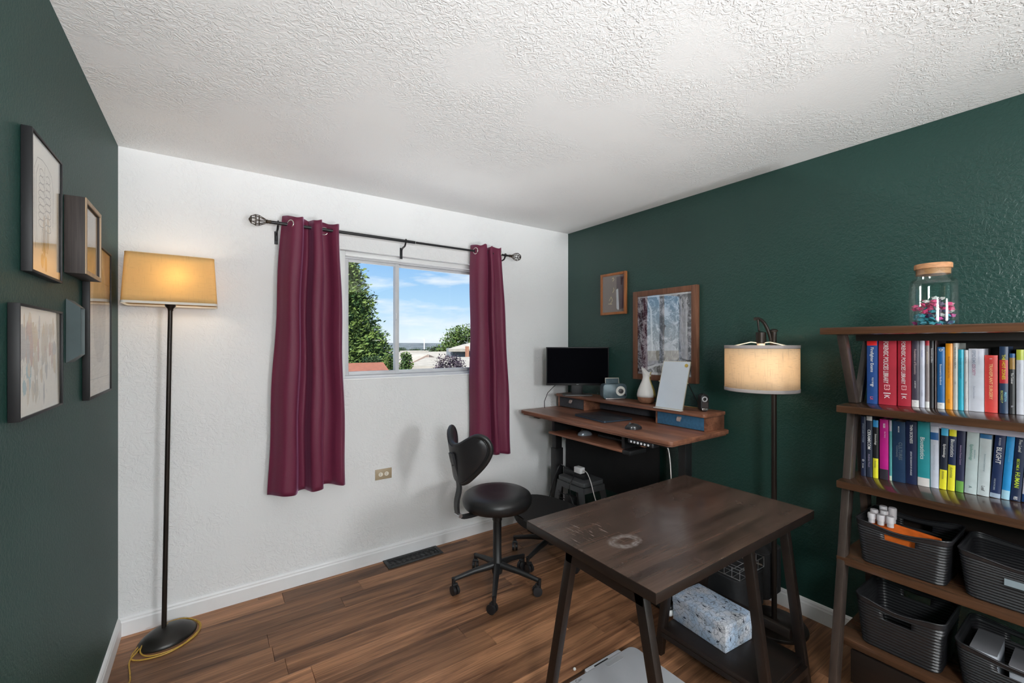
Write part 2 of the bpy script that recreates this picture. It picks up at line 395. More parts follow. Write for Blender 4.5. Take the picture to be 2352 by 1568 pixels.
# ------------------------------------------------------------------ outdoors
GZ = -3.3
m_ground = M('dry_ground', (0.1120,0.0980,0.0700), .95, var=.3, vs_=.05)
struct('exterior_ground', G().add([(-300, .3, GZ), (300, .3, GZ), (420, 190, GZ), (-300, 190, GZ)], [(0,1,2,3)]), m_ground)
m_bounce = M('pale_bounce_slab', (.80,.80,.79), .9, var=.05, vs_=.6)
struct('exterior_bounce_slab', G().box(-7, .35, GZ+.005, 10, 9, GZ+.05), m_bounce)  # unseen pale slab added to bounce sunlight through the window onto the ceiling
m_hill = M('hazed_far_valley', (.080,.094,.108), 1.0, spec=0, var=.55, vs_=.035, stretch=(1,.35,8))  # blue-grey distance haze is put into this base colour
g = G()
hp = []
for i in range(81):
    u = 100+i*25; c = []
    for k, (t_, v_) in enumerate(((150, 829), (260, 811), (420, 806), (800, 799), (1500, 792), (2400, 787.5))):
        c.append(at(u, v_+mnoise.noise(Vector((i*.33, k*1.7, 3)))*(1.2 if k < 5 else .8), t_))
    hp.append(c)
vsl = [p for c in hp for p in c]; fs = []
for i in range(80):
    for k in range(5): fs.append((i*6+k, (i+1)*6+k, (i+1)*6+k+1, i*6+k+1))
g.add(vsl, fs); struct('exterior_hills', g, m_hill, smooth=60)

def leaf_mat(name, c1, c2):
    m, t, b, o = base_mat(name); b.inputs['Roughness'].default_value = .65; b.inputs['Specular IOR Level'].default_value = .2
    geo = N(t, 'ShaderNodeNewGeometry'); nz = N(t, 'ShaderNodeTexNoise', n2=2.2, n3=4.0); t.links.new(geo.outputs['Position'], nz.inputs[0])
    cr = ramp(t, [(.36, c1), (.62, c2)]); t.links.new(nz.outputs[0], cr.inputs[0]); t.links.new(cr.outputs[0], b.inputs['Base Color']); return m
m_pine = leaf_mat('pine_needles', (0.0165,0.0413,0.0112), (0.0825,0.1200,0.0263))
m_bush = leaf_mat('green_leaves', (0.0150,0.0375,0.0097), (0.0638,0.0975,0.0240))
m_dgreen = leaf_mat('dark_green_leaves', (0.0075,0.0195,0.0097), (0.0300,0.0525,0.0210))
m_purple = leaf_mat('purple_leaves', (0.0135,0.0097,0.0165), (0.0450,0.0338,0.0488))
m_bark = M('brown_bark', (.12,.08,.055), .9, bump=.4, bs=8)
def tree(name, label, base, h, rad, mat, n, leaf, seed, shape='cone', lo=.1, cat='tree', group=None, clump=60, spread=.17, slim=1.0):
    rn = random.Random(seed); base = Vector(base)
    t = thing(name, label, cat, base, group=group)
    g = G(); g.cyl(base, base+Vector((0,0,h*.9)), rad*.09+.02, .02, 8); obj('trunk', g, m_bark, t, smooth=60)
    g = G(); vv = []; ff = []
    cl = []
    for i in range(max(6, n//clump)):
        k = rn.random(); zz = lo+(1-lo)*k
        if shape == 'cone': rr = rad*(1-zz)**.8*1.05+rad*.05
        elif shape == 'round': rr = rad*math.sqrt(max(.02, 1-((zz-.55)/.47)**2))
        else: rr = rad*(.25+.75*zz)
        a = rn.uniform(0, 2*PI); q = rr*math.sqrt(rn.uniform(.25, 1))
        cl.append((Vector((q*math.cos(a), q*math.sin(a), zz*h)), a))
    for i in range(n):
        c, a = cl[i % len(cl)]
        sp = rad*spread; cg = lambda s_: max(-1.7*s_, min(1.7*s_, rn.gauss(0, s_)))
        p = base+c+Vector((cg(sp), cg(sp), cg(sp*.75)))
        d = Vector((rn.gauss(math.cos(a), .6), rn.gauss(math.sin(a), .6), rn.gauss(.35, .5))).normalized()
        s = d.cross(Vector((rn.gauss(0,1), rn.gauss(0,1), rn.gauss(0,1)))).normalized()
        L = leaf*rn.uniform(.6, 1.3); Wd = L*rn.uniform(.25, .5)*slim
        o_ = len(vv); vv += [p-d*L*.5, p+s*Wd, p+d*L*.6, p-s*Wd]; ff.append((o_, o_+1, o_+2, o_+3))
    g.v = vv; g.f = ff
    f = obj('foliage', g, mat, t); f['kind'] = 'stuff'
    return t
pb = at(772, 800, 17); tree('pine_tree', 'tall bushy green pine tree outside the left window pane', (pb.x, pb.y, GZ), 8.0, 2.75, m_pine, 60000, .17, 1, 'cone', .08, clump=130, spread=.115, slim=.5)
pb = at(862, 800, 22); tree('pine_tree', 'darker green tree behind the tall pine outside', (pb.x, pb.y, GZ), 5.0, 1.1, m_dgreen, 12000, .13, 2, 'cone', .1, slim=.6)
for (u, t, top, rad, mt, nm, lab, sh) in (
    (858, 15.5, 823, .6, m_dgreen, 'garden_shrub', 'dark green bush behind the orange roof', 'round'),
    (893, 15.2, 822, .6, m_bush, 'garden_shrub', 'green shrub at the right end of the orange roof', 'cone'),
    (932, 12, 814, .42, m_bush, 'garden_shrub', 'pointed yellow green shrub before the pale gabled roof', 'cone'),
    (1032, 14, 821, .72, m_purple, 'purple_shrub', 'dark purple leaved shrub in front of the pale roofs', 'round'),
    (1076, 46, 757, 3.0, m_bush, 'garden_tree', 'green tree rising behind the two storey house', 'round'),
    (1012, 70, 803, 3.4, m_dgreen, 'garden_tree', 'low dark tree left of the two storey house', 'round'),
    (955, 80, 803, 1.8, m_dgreen, 'garden_tree', 'low dark tree right of the mast behind the white roof', 'round'),
    (923, 80, 800, 1.4, m_dgreen, 'garden_tree', 'small dark tree beside the window mullion in the distance', 'round')):
    p = at(u, top, t); h = p.z-GZ
    tree(nm, lab, (p.x, p.y, GZ), h, rad, mt, 9000, max(.06, rad*.07), int(u), sh, .3 if sh != 'fan' else .45, cat='tree' if 'tree' in nm else 'shrub', group=None, clump=25)

m_roofw = M('pale_shingles', (0.1944,0.1836,0.1692), .9, var=.15, vs_=3)
m_roofo = M('orange_shingles', (0.1500,0.0465,0.0255), .9, var=.35, vs_=9, bump=.4, bs=14)
m_siding = M('grey_siding', (0.1760,0.2000,0.2240), .8, var=.06)
m_fascia = M('brown_fascia', (.20,.15,.13), .8)
m_winpane = M('dark_house_window', (.05,.07,.09), .15)
m_post = M('brick_brown_post', (0.1920,0.0880,0.0560), .8, var=.2)
def roof_slab(name, quad, mat, parent, th=.14):
    q = [Vector(p) for p in quad]; n = (q[1]-q[0]).cross(q[3]-q[0]).normalized()
    if n.z < 0: n = -n
    return obj(name, G().add(q+[p-n*th for p in q], [(0,1,2,3),(7,6,5,4),(0,4,5,1),(1,5,6,2),(2,6,7,3),(3,7,4,0)]), mat, parent)
# orange roof, near, low on the left
a = at(770, 834.5, 14); b = at(880, 831.5, 14); c = at(905, 866, 9.6); d = at(770, 868, 9.6)
h = thing('neighbor_house', 'orange shingled roof low outside the left pane', 'house', (d.x, d.y, GZ))
roof_slab('roof', [a, b, c, d], m_roofo, h)
g = G(); cs = [Vector((p.x, p.y, 0)) for p in (a, b, c, d)]; ctr = sum(cs, Vector())/4; cs = [ctr+(p-ctr)*.94 for p in cs]
zs = [p.z-.35 for p in (a, b, c, d)]
g.add([(p.x, p.y, GZ) for p in cs]+[(p.x, p.y, z) for p, z in zip(cs, zs)], [(3,2,1,0),(4,5,6,7),(0,1,5,4),(1,2,6,5),(2,3,7,6),(3,0,4,7)])
obj('wall', g, m_siding, h)
def house(label, ridge, eaves_near, eaves_far, wall_in, loc=None, fas=True, mat=None):
    """ridge: two points; eaves_near / eaves_far: two points each."""
    r0, r1 = ridge; n0, n1 = eaves_near; f0, f1 = eaves_far
    h = thing('neighbor_house', label, 'house', (n0.x, n0.y, GZ))
    roof_slab('roof', [n0, n1, r1, r0], mat or m_roofw, h); roof_slab('roof', [r0, r1, f1, f0], mat or m_roofw, h)
    ctr = (n0+n1+f0+f1)/4; g = G()
    cs = [ctr+(p-ctr)*wall_in for p in (n0, n1, f1, f0)]
    zt = min(n0.z, n1.z, f0.z, f1.z)-.1
    mids = [(cs[0]+cs[3])/2, (cs[1]+cs[2])/2]; zr = min(r0.z, r1.z)-.25
    g.add([(p.x, p.y, GZ) for p in cs]+[(p.x, p.y, zt) for p in cs]+[(p.x, p.y, zr) for p in mids],
          [(3,2,1,0),(0,1,5,4),(2,3,7,6),(1,2,6,9,5),(3,0,4,8,7),(4,5,9,8),(8,9,6,7)])
    obj('wall', g, m_siding, h)
    if fas:
        for e0, r_, e1 in ((n0, r0, f0), (n1, r1, f1)):
            g = G(); g.bar(e0-Vector((0,0,.16)), r_-Vector((0,0,.16)), .06, .30); g.bar(r_-Vector((0,0,.16)), e1-Vector((0,0,.16)), .06, .30); obj('fascia', g, m_fascia, h)
    return h
X = Vector((1,0,0)); Y = Vector((0,1,0))
# far white roof
p = at(915, 808, 36)
house('long white roofed house behind the dark bushes outside', (p-X*3.2, p+X*5.5), (at(848, 826, 31), at(848, 826, 31)+X*9.5), (p-X*3.2+Y*4.5-Vector((0,0,1.1)), p+X*5.5+Y*4.5-Vector((0,0,1.1))), .92, fas=False)
h2 = thing('roof_box', 'small white box with a thin mast on the far roof', 'rooftop unit', p+X*1.2+Vector((0,0,-.05)))
q = p+X*1.2
obj('body', G().box(q.x-.9, q.y-.5, q.z-.5, q.x+1.3, q.y+.5, q.z+.10), m_roofw, h2, bevel=.02); obj('mast', G().cyl(q+X*1.1+Vector((0,0,.2)), q+X*1.1+Vector((0,0,1.05)), .035, n=8), m_trim, h2)
# gabled house in the middle: gable faces the window
r0 = at(983, 813.5, 20); e0 = at(934, 838, 19.2)
ax = Vector((-.55, .83, 0)).normalized()
house('gabled pale roof house with brown fascia in the middle of the view', (r0, r0+ax*7), (e0, e0+ax*7), (at(1003, 822, 20.9), at(1003, 822, 20.9)+ax*7), .9)
# lower roof in front
r0 = at(985, 821, 18.5)+X*0; 
house('low pale roof house with grey siding behind the purple shrub', (at(978, 820.5, 18), at(1100, 819, 18.9)), (at(936, 839, 15.6), at(1105, 843.5, 15.6)), (at(1000, 832, 21), at(1110, 832, 21.8)), .95, fas=False)
# two storey house right
r_ = at(1110, 776, 30)
h = thing('neighbor_house', 'two storey grey house with pale hip roof at the right of the view', 'house', (r_.x, r_.y, GZ))
e = at(1030, 801, 27.5)
e2 = at(1190, 801, 27.5)
bk = at(1040, 797, 34); bk2 = at(1190, 797, 34)
g = G(); pk = at(1108, 779, 30.5); pk2 = at(1160, 779, 30.5)
roof_slab('roof', [e, e2, pk2, pk], m_roofw, h, .18)
roof_slab('roof', [bk, e, pk, pk+Vector((.01,.01,0))], m_roofw, h, .18)
roof_slab('roof', [pk, pk2, bk2, bk], m_roofw, h, .18)
wl = at(1040, 801, 27.9); wr = at(1190, 801, 27.9)
obj('wall', G().add([(wl.x,wl.y,GZ),(wr.x,wr.y,GZ),(wr.x+2,wr.y+5,GZ),(wl.x+2,wl.y+5,GZ),(wl.x,wl.y,wl.z),(wr.x,wr.y,wl.z),(wr.x+2,wr.y+5,wl.z),(wl.x+2,wl.y+5,wl.z)],
    [(3,2,1,0),(4,5,6,7),(0,1,5,4),(1,2,6,5),(2,3,7,6),(3,0,4,7)]), m_siding, h)
pt = at(1073, 795, 27.2); obj('post', G().box(pt.x-.09, pt.y-.09, GZ, pt.x+.09, pt.y+.09, pt.z), m_post, h)
wn = at(1081, 807, 27.7)
nd = (wr-wl); nd.z = 0; nd.normalize()
g = G(); g.bar(wn-nd*.28, wn+nd*.28, .08, .42); obj('window', g, m_winpane, h)

# ------------------------------------------------------------------ curtain rod
ROD_Y, ROD_Z = -.09, 2.147
t = thing('curtain_rod', 'long black curtain rod with wire cage ends above the window', 'curtain rod', (1.45, 0, ROD_Z))
g = G(); g.cyl((.655, ROD_Y, ROD_Z), (1.52, ROD_Y, ROD_Z), .0095, n=14); obj('rod', g, m_blackmetal, t, smooth=60)
g = G(); g.cyl((1.44, ROD_Y, ROD_Z), (2.30, ROD_Y, ROD_Z), .0075, n=14); obj('rod', g, m_blackmetal, t, smooth=60)
g = G(); g.torus((1.521, ROD_Y, ROD_Z), .009, .0015, (1,0,0), 16, 6); obj('joint_ring', g, M('pale_ring', (.6,.6,.6), .3, .8), t, smooth=60)
m_cagefill = M('antique_cage_metal', (.045,.030,.018), .45, .5, var=.3, vs_=60)
def finial(x, s):
    g = G(); g.lathe([(.0095,0),(.013,.006),(.011,.02),(.014,.03),(.009,.036)], n=14)
    ring = [(.018,.042),(.034,.075),(.037,.095),(.026,.122),(.008,.132)]
    for k in range(8):
        a = 2*PI*k/8; g.tube([(r*math.cos(a+.25*i), r*math.sin(a+.25*i), z) for i, (r, z) in enumerate([(.010,.034)]+ring)], .0022, 5)
    for r, z in ring[1:4]: g.torus((0,0,z), r, .002, (0,0,1), 20, 5)
    g.ell((0,0,.132), .009, .009, .005, 10, 6)
    g.xf(Matrix.Translation((x, ROD_Y, ROD_Z)) @ Matrix.Rotation(s*PI/2, 4, 'Y') @ Matrix.Scale(.82, 4))
    obj('finial', g, m_cagefill, t, smooth=50)
finial(.662, -1); finial(2.298, 1)
for bx_ in (.694, 1.455, 2.262):
    g = G(); g.torus((bx_, ROD_Y, ROD_Z), .0125, .0035, (1,0,0), 18, 6)
    g.tube(catmull([(bx_, ROD_Y+.004, ROD_Z-.012), (bx_, ROD_Y+.02, ROD_Z-.03), (bx_, ROD_Y+.06, ROD_Z-.036), (bx_, -.012, ROD_Z-.05), (bx_, -.006, ROD_Z-.085)], 14), .006, 8)
    g.box(bx_-.009, -.005, ROD_Z-.105, bx_+.009, -.0005, ROD_Z-.03)
    obj('bracket', g, m_blackmetal, t, smooth=50)

# ------------------------------------------------------------------ curtains
def cloth_mat(name, col):
    m, t, b, o = base_mat(name); b.inputs['Roughness'].default_value = .55; b.inputs['Specular IOR Level'].default_value = .35
    b.inputs['Sheen Weight'].default_value = .35; b.inputs['Sheen Roughness'].default_value = .35; b.inputs['Sheen Tint'].default_value = (.9,.45,.8,1)
    tcn = N(t, 'ShaderNodeTexCoord'); mpn = N(t, 'ShaderNodeMapping'); mpn.inputs[3].default_value = (900, 200, 500); t.links.new(tcn.outputs['Object'], mpn.inputs[0])
    nz = N(t, 'ShaderNodeTexNoise', n2=1.0, n3=2.0); t.links.new(mpn.outputs[0], nz.inputs[0])
    cr = ramp(t, [(.3, [c*.75 for c in col]), (.7, [c*1.25 for c in col])]); t.links.new(nz.outputs[0], cr.inputs[0]); t.links.new(cr.outputs[0], b.inputs['Base Color'])
    bp = N(t, 'ShaderNodeBump', n0=.25, n1=.001); t.links.new(nz.outputs[0], bp.inputs['Height']); t.links.new(bp.outputs[0], b.inputs['Normal']); return m
m_curt = cloth_mat('burgundy_curtain_cloth', (.145,.019,.050))
m_grom = M('nickel_grommet', (.75,.73,.68), .25, .9)
def curtain(label, prof_b, x0t, x1t, ztop, zbot, gs, seed):
    xb0 = prof_b[0][0]; xb1 = prof_b[-1][0]
    root = thing('curtain', label, 'curtain', ((xb0+xb1)/2, -.09, zbot), group='burgundy grommet curtains')
    n = 140; pr = catmull([(a, b, 0) for a, b in prof_b], n)
    def fn(i, j):
        p = pr[int(round(i*n))]; f = (p.x-xb0)/(xb1-xb0)
        xt = x0t+(x1t-x0t)*f; k = j**1.2
        z = zbot+(ztop-zbot)*j
        yy = p.y
        # soft waviness along the length, pinned at the rod
        w_ = .010*math.sin(6*z+seed+7*f)*(1-j)
        zz = z + (.008*math.sin(18*f+seed)*(j > .9)*((j-.9)/.1)) + .006*math.sin(9*f+seed)*(1-j)
        return Vector((p.x+(xt-p.x)*k+.004*math.sin(9*z+5*f), -.09+(yy+.09)*(1-.12*j)+w_*.5, zz))
    g = G().grid(fn, n, 60)
    obj('panel', g, m_curt, root, smooth=80, solid=.002)
    for f in gs:
        i = f; a = fn(min(1, i+.01), .975); b = fn(max(0, i-.01), .975); d = (a-b); d.z = 0; nrm = Vector((d.y, -d.x, 0)).normalized()
        c = fn(i, 1); c.z = ROD_Z
        g2 = G(); g2.torus(c, .022, .0035, nrm, 26, 8); obj('grommet', g2, m_grom, root, smooth=60)
    return root
curtain('wide burgundy curtain left of the window with silver grommets',
        [(.646,-.055),(.662,-.070),(.685,-.105),(.72,-.142),(.77,-.140),(.79,-.10),(.80,-.06),(.835,-.045),(.85,-.09),(.865,-.135),(.90,-.145),(.925,-.13),(.933,-.085),(.945,-.045),(.985,-.055),(1.015,-.095),(1.045,-.115),(1.063,-.095)],
        .716, 1.027, 2.192, .590, (.135, .795), 1.0)
curtain('narrow burgundy curtain right of the window beside the desk',
        [(1.974,-.035),(1.980,-.075),(2.00,-.125),(2.05,-.145),(2.10,-.135),(2.112,-.09),(2.125,-.06),(2.14,-.085),(2.15,-.125),(2.18,-.125),(2.195,-.085),(2.22,-.10),(2.26,-.128),(2.30,-.11),(2.316,-.06)],
        1.977, 2.225, 2.192, .610, (.105, .93), 2.4)

# ------------------------------------------------------------------ left floor lamp
m_goldshade = shade_mat('gold_fabric_shade', (.86,.64,.32), .5, .08)
m_shadewhite = shade_mat('white_shade_lining', (.85,.83,.78), .3, 0)
m_gold = M('gold_cord', (.50,.30,.05), .5, var=.2, vs_=80)
lx, ly = .192, -.145
t = thing('floor_lamp', 'tall floor lamp with glowing gold rectangular shade in the left corner', 'floor lamp', (lx, ly, 0))
g = G(); prof = [(.112,0),(.113,.006),(.104,.018),(.085,.034),(.055,.047),(.02,.054),(.001,.056)]
g.lathe(prof, (0,0,0), 40); g.xf(Matrix.Translation((lx+.012, ly, 0)) @ Matrix.Rotation(.5, 4, 'Z') @ Matrix.Diagonal((1.08,.9,1,1)))
obj('base', g, M('dark_bronze_base', (.022,.020,.018), .35, .3, var=.1), t, smooth=60)
ptop = Vector((.214, -.150, 1.665)); g = G(); g.cyl((lx-.004, ly+.004, .04), ptop, .0105, .0095, 16); obj('pole', g, m_bronze, t, smooth=60)
g = G(); g.lathe([(.0105,0),(.012,.01),(.021,.022),(.025,.05),(.020,.052),(.016,.075)], ptop-Vector((0,0,.045)), 20); obj('socket', g, m_bronze, t, smooth=50)
zb, zt = 1.645, 1.882; scx = .222; scy = -.152
def shade_ring(hx, hy, r): return [(scx+x, scy+y) for x, y in rrect(-hx, -hy, hx, hy, r, 4)]
def shade_surf(hb, ht, z0, z1):
    a = shade_ring(*hb); b = shade_ring(*ht); n = len(a); m = 8; vv = []; ff = []
    for j in range(m+1):
        f = j/m
        for p, q in zip(a, b): vv.append((p[0]+(q[0]-p[0])*f, p[1]+(q[1]-p[1])*f, z0+(z1-z0)*f))
    for j in range(m):
        for k in range(n): ff.append((j*n+k, j*n+(k+1) % n, (j+1)*n+(k+1) % n, (j+1)*n+k))
    return G().add(vv, ff)
sh = obj('shade', shade_surf((.183,.105,.02), (.170,.092,.02), zb+.010, zt), m_goldshade, t, smooth=60, solid=.0015)
obj('shade_trim', shade_surf((.184,.106,.02), (.1835,.1055,.02), zb, zb+.012), m_shadewhite, sh, smooth=60, solid=.002)
obj('shade_trim', shade_surf((.1705,.0925,.02), (.170,.092,.02), zt-.003, zt+.002), m_goldshade, sh, smooth=60, solid=.0025)
g = G(); g.tube([(scx-.168,scy,zt-.02),(scx,scy,zt-.045),(scx+.168,scy,zt-.02)], .002, 6); g.tube([(scx,scy-.09,zt-.02),(scx,scy,zt-.045),(scx,scy+.09,zt-.02)], .002, 6)
obj('spider', g, m_bronze, t, smooth=60)
m_bulb = M('lit_bulb', (1,.86,.66), .5, emis=6.0)
g = G(); g.lathe([(.012,0),(.014,.02),(.028,.05),(.030,.065),(.022,.085),(.001,.094)], (scx-.005, scy, 1.705), 16); obj('bulb', g, m_bulb, t, smooth=60)
ld = bpy.data.lights.new('lamp_light', 'POINT'); lo = bpy.data.objects.new('lamp_light', ld); COL.objects.link(lo); ld.energy = LAMP_L_W; ld.shadow_soft_size = .045; ld.color = (1,.93,.84); lo.location = (scx+.01-lx, scy-.02-ly, 1.775); lo.parent = t
cp = catmull([(lx-.004,ly+.01,.058),(lx+.06,ly+.105,.02),(lx+.125,ly+.06,.008),(lx+.135,ly-.03,.006),(lx+.06,ly-.125,.006),(lx-.05,ly-.125,.006),(lx-.085,ly-.06,.02),(lx-.02,ly+.06,.034),
    (lx+.07,ly+.10,.022),(lx+.142,ly+.03,.008),(lx+.12,ly-.075,.006),(lx+.02,ly-.148,.006),(lx-.09,ly-.13,.006),(lx-.115,ly-.07,.006),(lx-.06,ly+.02,.024),(lx-.095,ly-.06,.012),(lx-.118,ly-.12,.006),(lx-.105,ly-.22,.006),(lx-.10,ly-.28,.006),(lx-.115,ly-.36,.006),(lx-.13,ly-.50,.006)], 150)
obj('cord', G().tube([p+Vector((0,0,-.001)) for p in cp], .0032, 6), m_gold, t, smooth=60)

# ------------------------------------------------------------------ right arc lamp
m_linen = shade_mat('linen_drum_shade', (.82,.68,.50), .5, .2)
m_linentrim = M('mauve_grey_trim', (.42,.37,.36), .8, var=.1)
ax_, ay_ = 2.775, -1.823
t = thing('arc_floor_lamp', 'dark bronze floor lamp with hanging linen drum shade by the green wall', 'floor lamp', (ax_, ay_, 0))
g = G(); g.lathe([(.150,0),(.152,.008),(.148,.016),(.10,.022),(.03,.026),(.016,.035),(.001,.036)], (ax_, ay_, 0), 44); obj('base', g, m_bronze, t, smooth=50)
g = G(); g.cyl((ax_, ay_, .03), (ax_-.004, ay_, 1.50), .0125, n=16); obj('pole', g, m_bronze, t, smooth=60)
for zz in (.62, 1.07): obj('pole_joint', G().torus((ax_, ay_, zz), .0125, .002, (0,0,1), 18, 5), m_bronze, t, smooth=60)
g = G(); g.lathe([(.0125,0),(.013,.028),(.019,.032),(.019,.036),(.012,.042),(.001,.044)], (ax_-.004, ay_, 1.49), 16); obj('finial', g, m_bronze, t, smooth=50)
dcx, dcy = 2.752, -1.768
arm = catmull([(ax_-.006,ay_+.008,1.36),(ax_-.006,ay_+.008,1.44),(ax_-.01,ay_+.02,1.51),(ax_-.02,ay_+.04,1.565),(dcx+.004,dcy+.012,1.588),(dcx-.004,dcy+.035,1.588)], 24)
g = G(); g.tube(arm, .0085, 10); obj('arm', g, m_bronze, t, smooth=60)
g = G(); g.cyl((dcx,dcy+.016,1.585),(dcx,dcy+.010,1.525), .006, .004, 10); g.ell((dcx,dcy+.010,1.527), .006,.006,.006, 10, 6); obj('link', g, m_bronze, t, smooth=60)
sc_ = Vector((dcx, dcy, 0))
g = G(); g.lathe([(.005,1.522),(.024,1.516),(.025,1.462),(.012,1.458)], sc_, 20); obj('socket', g, m_bronze, t, smooth=50)
g = G(); g.lathe([(.019,1.458),(.016,1.41)], sc_, 16); obj('bulb_neck', g, M('ivory_neck', (.75,.6,.45), .5), t, smooth=50)
sr = .172; z0, z1 = 1.212, 1.448
def cylwall(r, a, b, n=56): 
    return G().grid(lambda i, j: Vector((dcx+r*math.cos(2*PI*i), dcy+r*math.sin(2*PI*i), a+(b-a)*j)), n, 4)
sh = obj('shade', cylwall(sr, z0, z1), m_linen, t, smooth=60, solid=.0015)
obj('shade_trim', cylwall(sr+.0012, z0-.001, z0+.016), m_linentrim, sh, smooth=60, solid=.002)
obj('shade_trim', cylwall(sr+.0012, z1-.016, z1+.001), m_linentrim, sh, smooth=60, solid=.002)
g = G()
for k in range(3):
    a = R_(20+120*k); g.tube([(dcx+.02*math.cos(a),dcy+.02*math.sin(a),1.462),(dcx+.05*math.cos(a),dcy+.05*math.sin(a),1.466),(dcx+sr*math.cos(a),dcy+sr*math.sin(a),z1-.01)], .0028, 6)
obj('spider', g, M('cream_wire', (.75,.66,.5), .4), t, smooth=60)
g = G(); g.lathe([(.013,0),(.015,-.02),(.028,-.05),(.030,-.068),(.022,-.088),(.001,-.097)], sc_+Vector((0,0,1.41)), 16); obj('bulb', g, m_bulb, t, smooth=60)
ld = bpy.data.lights.new('lamp_light', 'POINT'); lo = bpy.data.objects.new('lamp_light', ld); COL.objects.link(lo); ld.energy = LAMP_R_W; ld.shadow_soft_size = .045; ld.color = (1,.90,.80); lo.location = (dcx-.045-ax_, dcy-.04-ay_, 1.345); lo.parent = t
g = G(); g.tube(catmull([(ax_-.06,ay_-.13,.012),(ax_-.11,ay_-.17,.006),(ax_-.16,ay_-.20,.006),(ax_-.20,ay_-.16,.006),(ax_-.30,ay_-.10,.006)], 24), .004, 6); obj('cord', g, m_blackplastic, t, smooth=60)

# ------------------------------------------------------------------ added fill globes, unseen behind the camera, to brighten the room
for k, (ux, uy) in enumerate(((.44, -3.75), (1.9, -5.05))):
    t = thing('fill_globe', ('added fill light with a white globe near the left wall behind the camera', 'added fill light with a white globe near the right wall behind the camera')[k], 'floor lamp', (ux, uy, 0), group='fill globes')
    obj('base', G().lathe([(.14,0),(.14,.012),(.03,.03),(.001,.031)], (ux,uy,0), 32), m_bronze, t, smooth=50)
    obj('pole', G().cyl((ux,uy,.03),(ux,uy,1.42), .013, n=14), m_bronze, t, smooth=60)
    obj('globe', G().ell((ux,uy,1.62), .22, .22, .22, 24, 14), M('added_fill_globe_%s' % 'ab'[k], (.965,.985,1), .5, var=0, emis=FILL_GLOBE_L[k]), t, smooth=60)

# added fill spotlights, bounced off the ceiling, unseen behind the camera
for k, (ux, uy, tx) in enumerate(((1.05, -5.1, .75), (1.50, -5.1, 1.9))):
    t = thing('fill_spotlight', ('added black fill spotlight aimed at the ceiling, left one behind the camera', 'added black fill spotlight aimed at the ceiling, right one behind the camera')[k], 'spotlight', (ux, uy, 0), group='fill spotlights')
    obj('base', G().lathe([(.10,0),(.10,.012),(.012,.02),(.012,.30),(.001,.30)], (ux,uy,0), 24), m_blackmetal, t, smooth=40)
    d = Vector((tx-ux, 4.4, 4.4*math.tan(R_(22.5)))).normalized(); c = Vector((ux, uy, .38))
    obj('housing', G().tube([c-d*.10, c-d*.09, c+d*.03], [.05, .085, .095], 24, cap=False), m_blackmetal, t, smooth=50, solid=.003)
    obj('yoke', G().tube(catmull([(ux,uy,.29),(ux+.10,uy,.31),(ux+.105,uy,.38)], 8), .006, 6), m_blackmetal, t, smooth=50)
    f = Vector((0, 1, 0)); q0 = c+f*.06-Vector((0,0,.10)); q1 = c+f*.52+Vector((0,0,.52*math.tan(R_(19.5))))
    obj('spill_flap', G().add([q0-X*.12, q0+X*.12, q1+X*.62, q1-X*.62], [(0,1,2,3)]), m_blackmetal, t, solid=.003)  # added flap that keeps the fill light off the window wall
    ld = bpy.data.lights.new('spot', 'SPOT'); ld.energy = FILL_SPOT_W; ld.spot_size = R_(60); ld.spot_blend = 1.0; ld.shadow_soft_size = .045; ld.color = (.97,.99,1)
    lo = bpy.data.objects.new('spot', ld); COL.objects.link(lo); lo.parent = t; lo.location = (0, 0, .38); lo.rotation_euler = d.to_track_quat('-Z', 'Y').to_euler()

# ------------------------------------------------------------------ pictures on the left wall
m_paper = M('cream_art_paper', (.88,.81,.69), .8, var=.04, vs_=30)
m_framebk = M('black_picture_moulding', (.009,.009,.010), .5, var=.1, spec=.3)
m_goldedge = M('gold_edge_moulding', (.45,.27,.08), .35, .6, var=.1)
m_ink = M('sepia_ink', (.22,.15,.09), .8, var=.3); m_inkg = M('grey_ink', (.20,.20,.21), .8, var=.3)
def frame_left(root, y0, y1, z0, z1, d, w_, mo, mi=None, paper=None, art=None, glass=True, inset=.006):
    for a in ((y0, z0, y0+w_, z1), (y1-w_, z0, y1, z1), (y0+w_, z0, y1-w_, z0+w_), (y0+w_, z1-w_, y1-w_, z1)):
        obj('moulding', G().box(.001, a[0], a[1], d, a[2], a[3]), mo, root, bevel=.0012)
    pp = obj('print', G().box(.002, y0+w_*.9, z0+w_*.9, d-inset-.001, y1-w_*.9, z1-w_*.9), paper or m_paper, root)
    if glass: obj('glass', G().box(d-inset+.002, y0+w_, z0+w_, d-inset+.0035, y1-w_, z1-w_), m_glass, root)
    return pp
def ribbons(lines, wd, X_, flip=1):
    """polylines in the (y,z) plane at x = X_ as thin flat raised strips"""
    g = G()
    for ln in lines:
        P = [Vector((0, a, b)) for a, b in ln]
        for p, q in zip(P, P[1:]):
            d = q-p
            if d.length < 1e-6: continue
            s = Vector((0, -d.z, d.y)).normalized()*wd/2
            g.add([(X_, *(p+s)[1:]), (X_, *(q+s)[1:]), (X_, *(q-s)[1:]), (X_, *(p-s)[1:])], [(0,1,2,3)])
    return g
def ellp(cy, cz, ry, rz, a0=0, a1=360, n=16): return [(cy+ry*math.cos(R_(a0+(a1-a0)*i/n)), cz+rz*math.sin(R_(a0+(a1-a0)*i/n))) for i in range(n+1)]
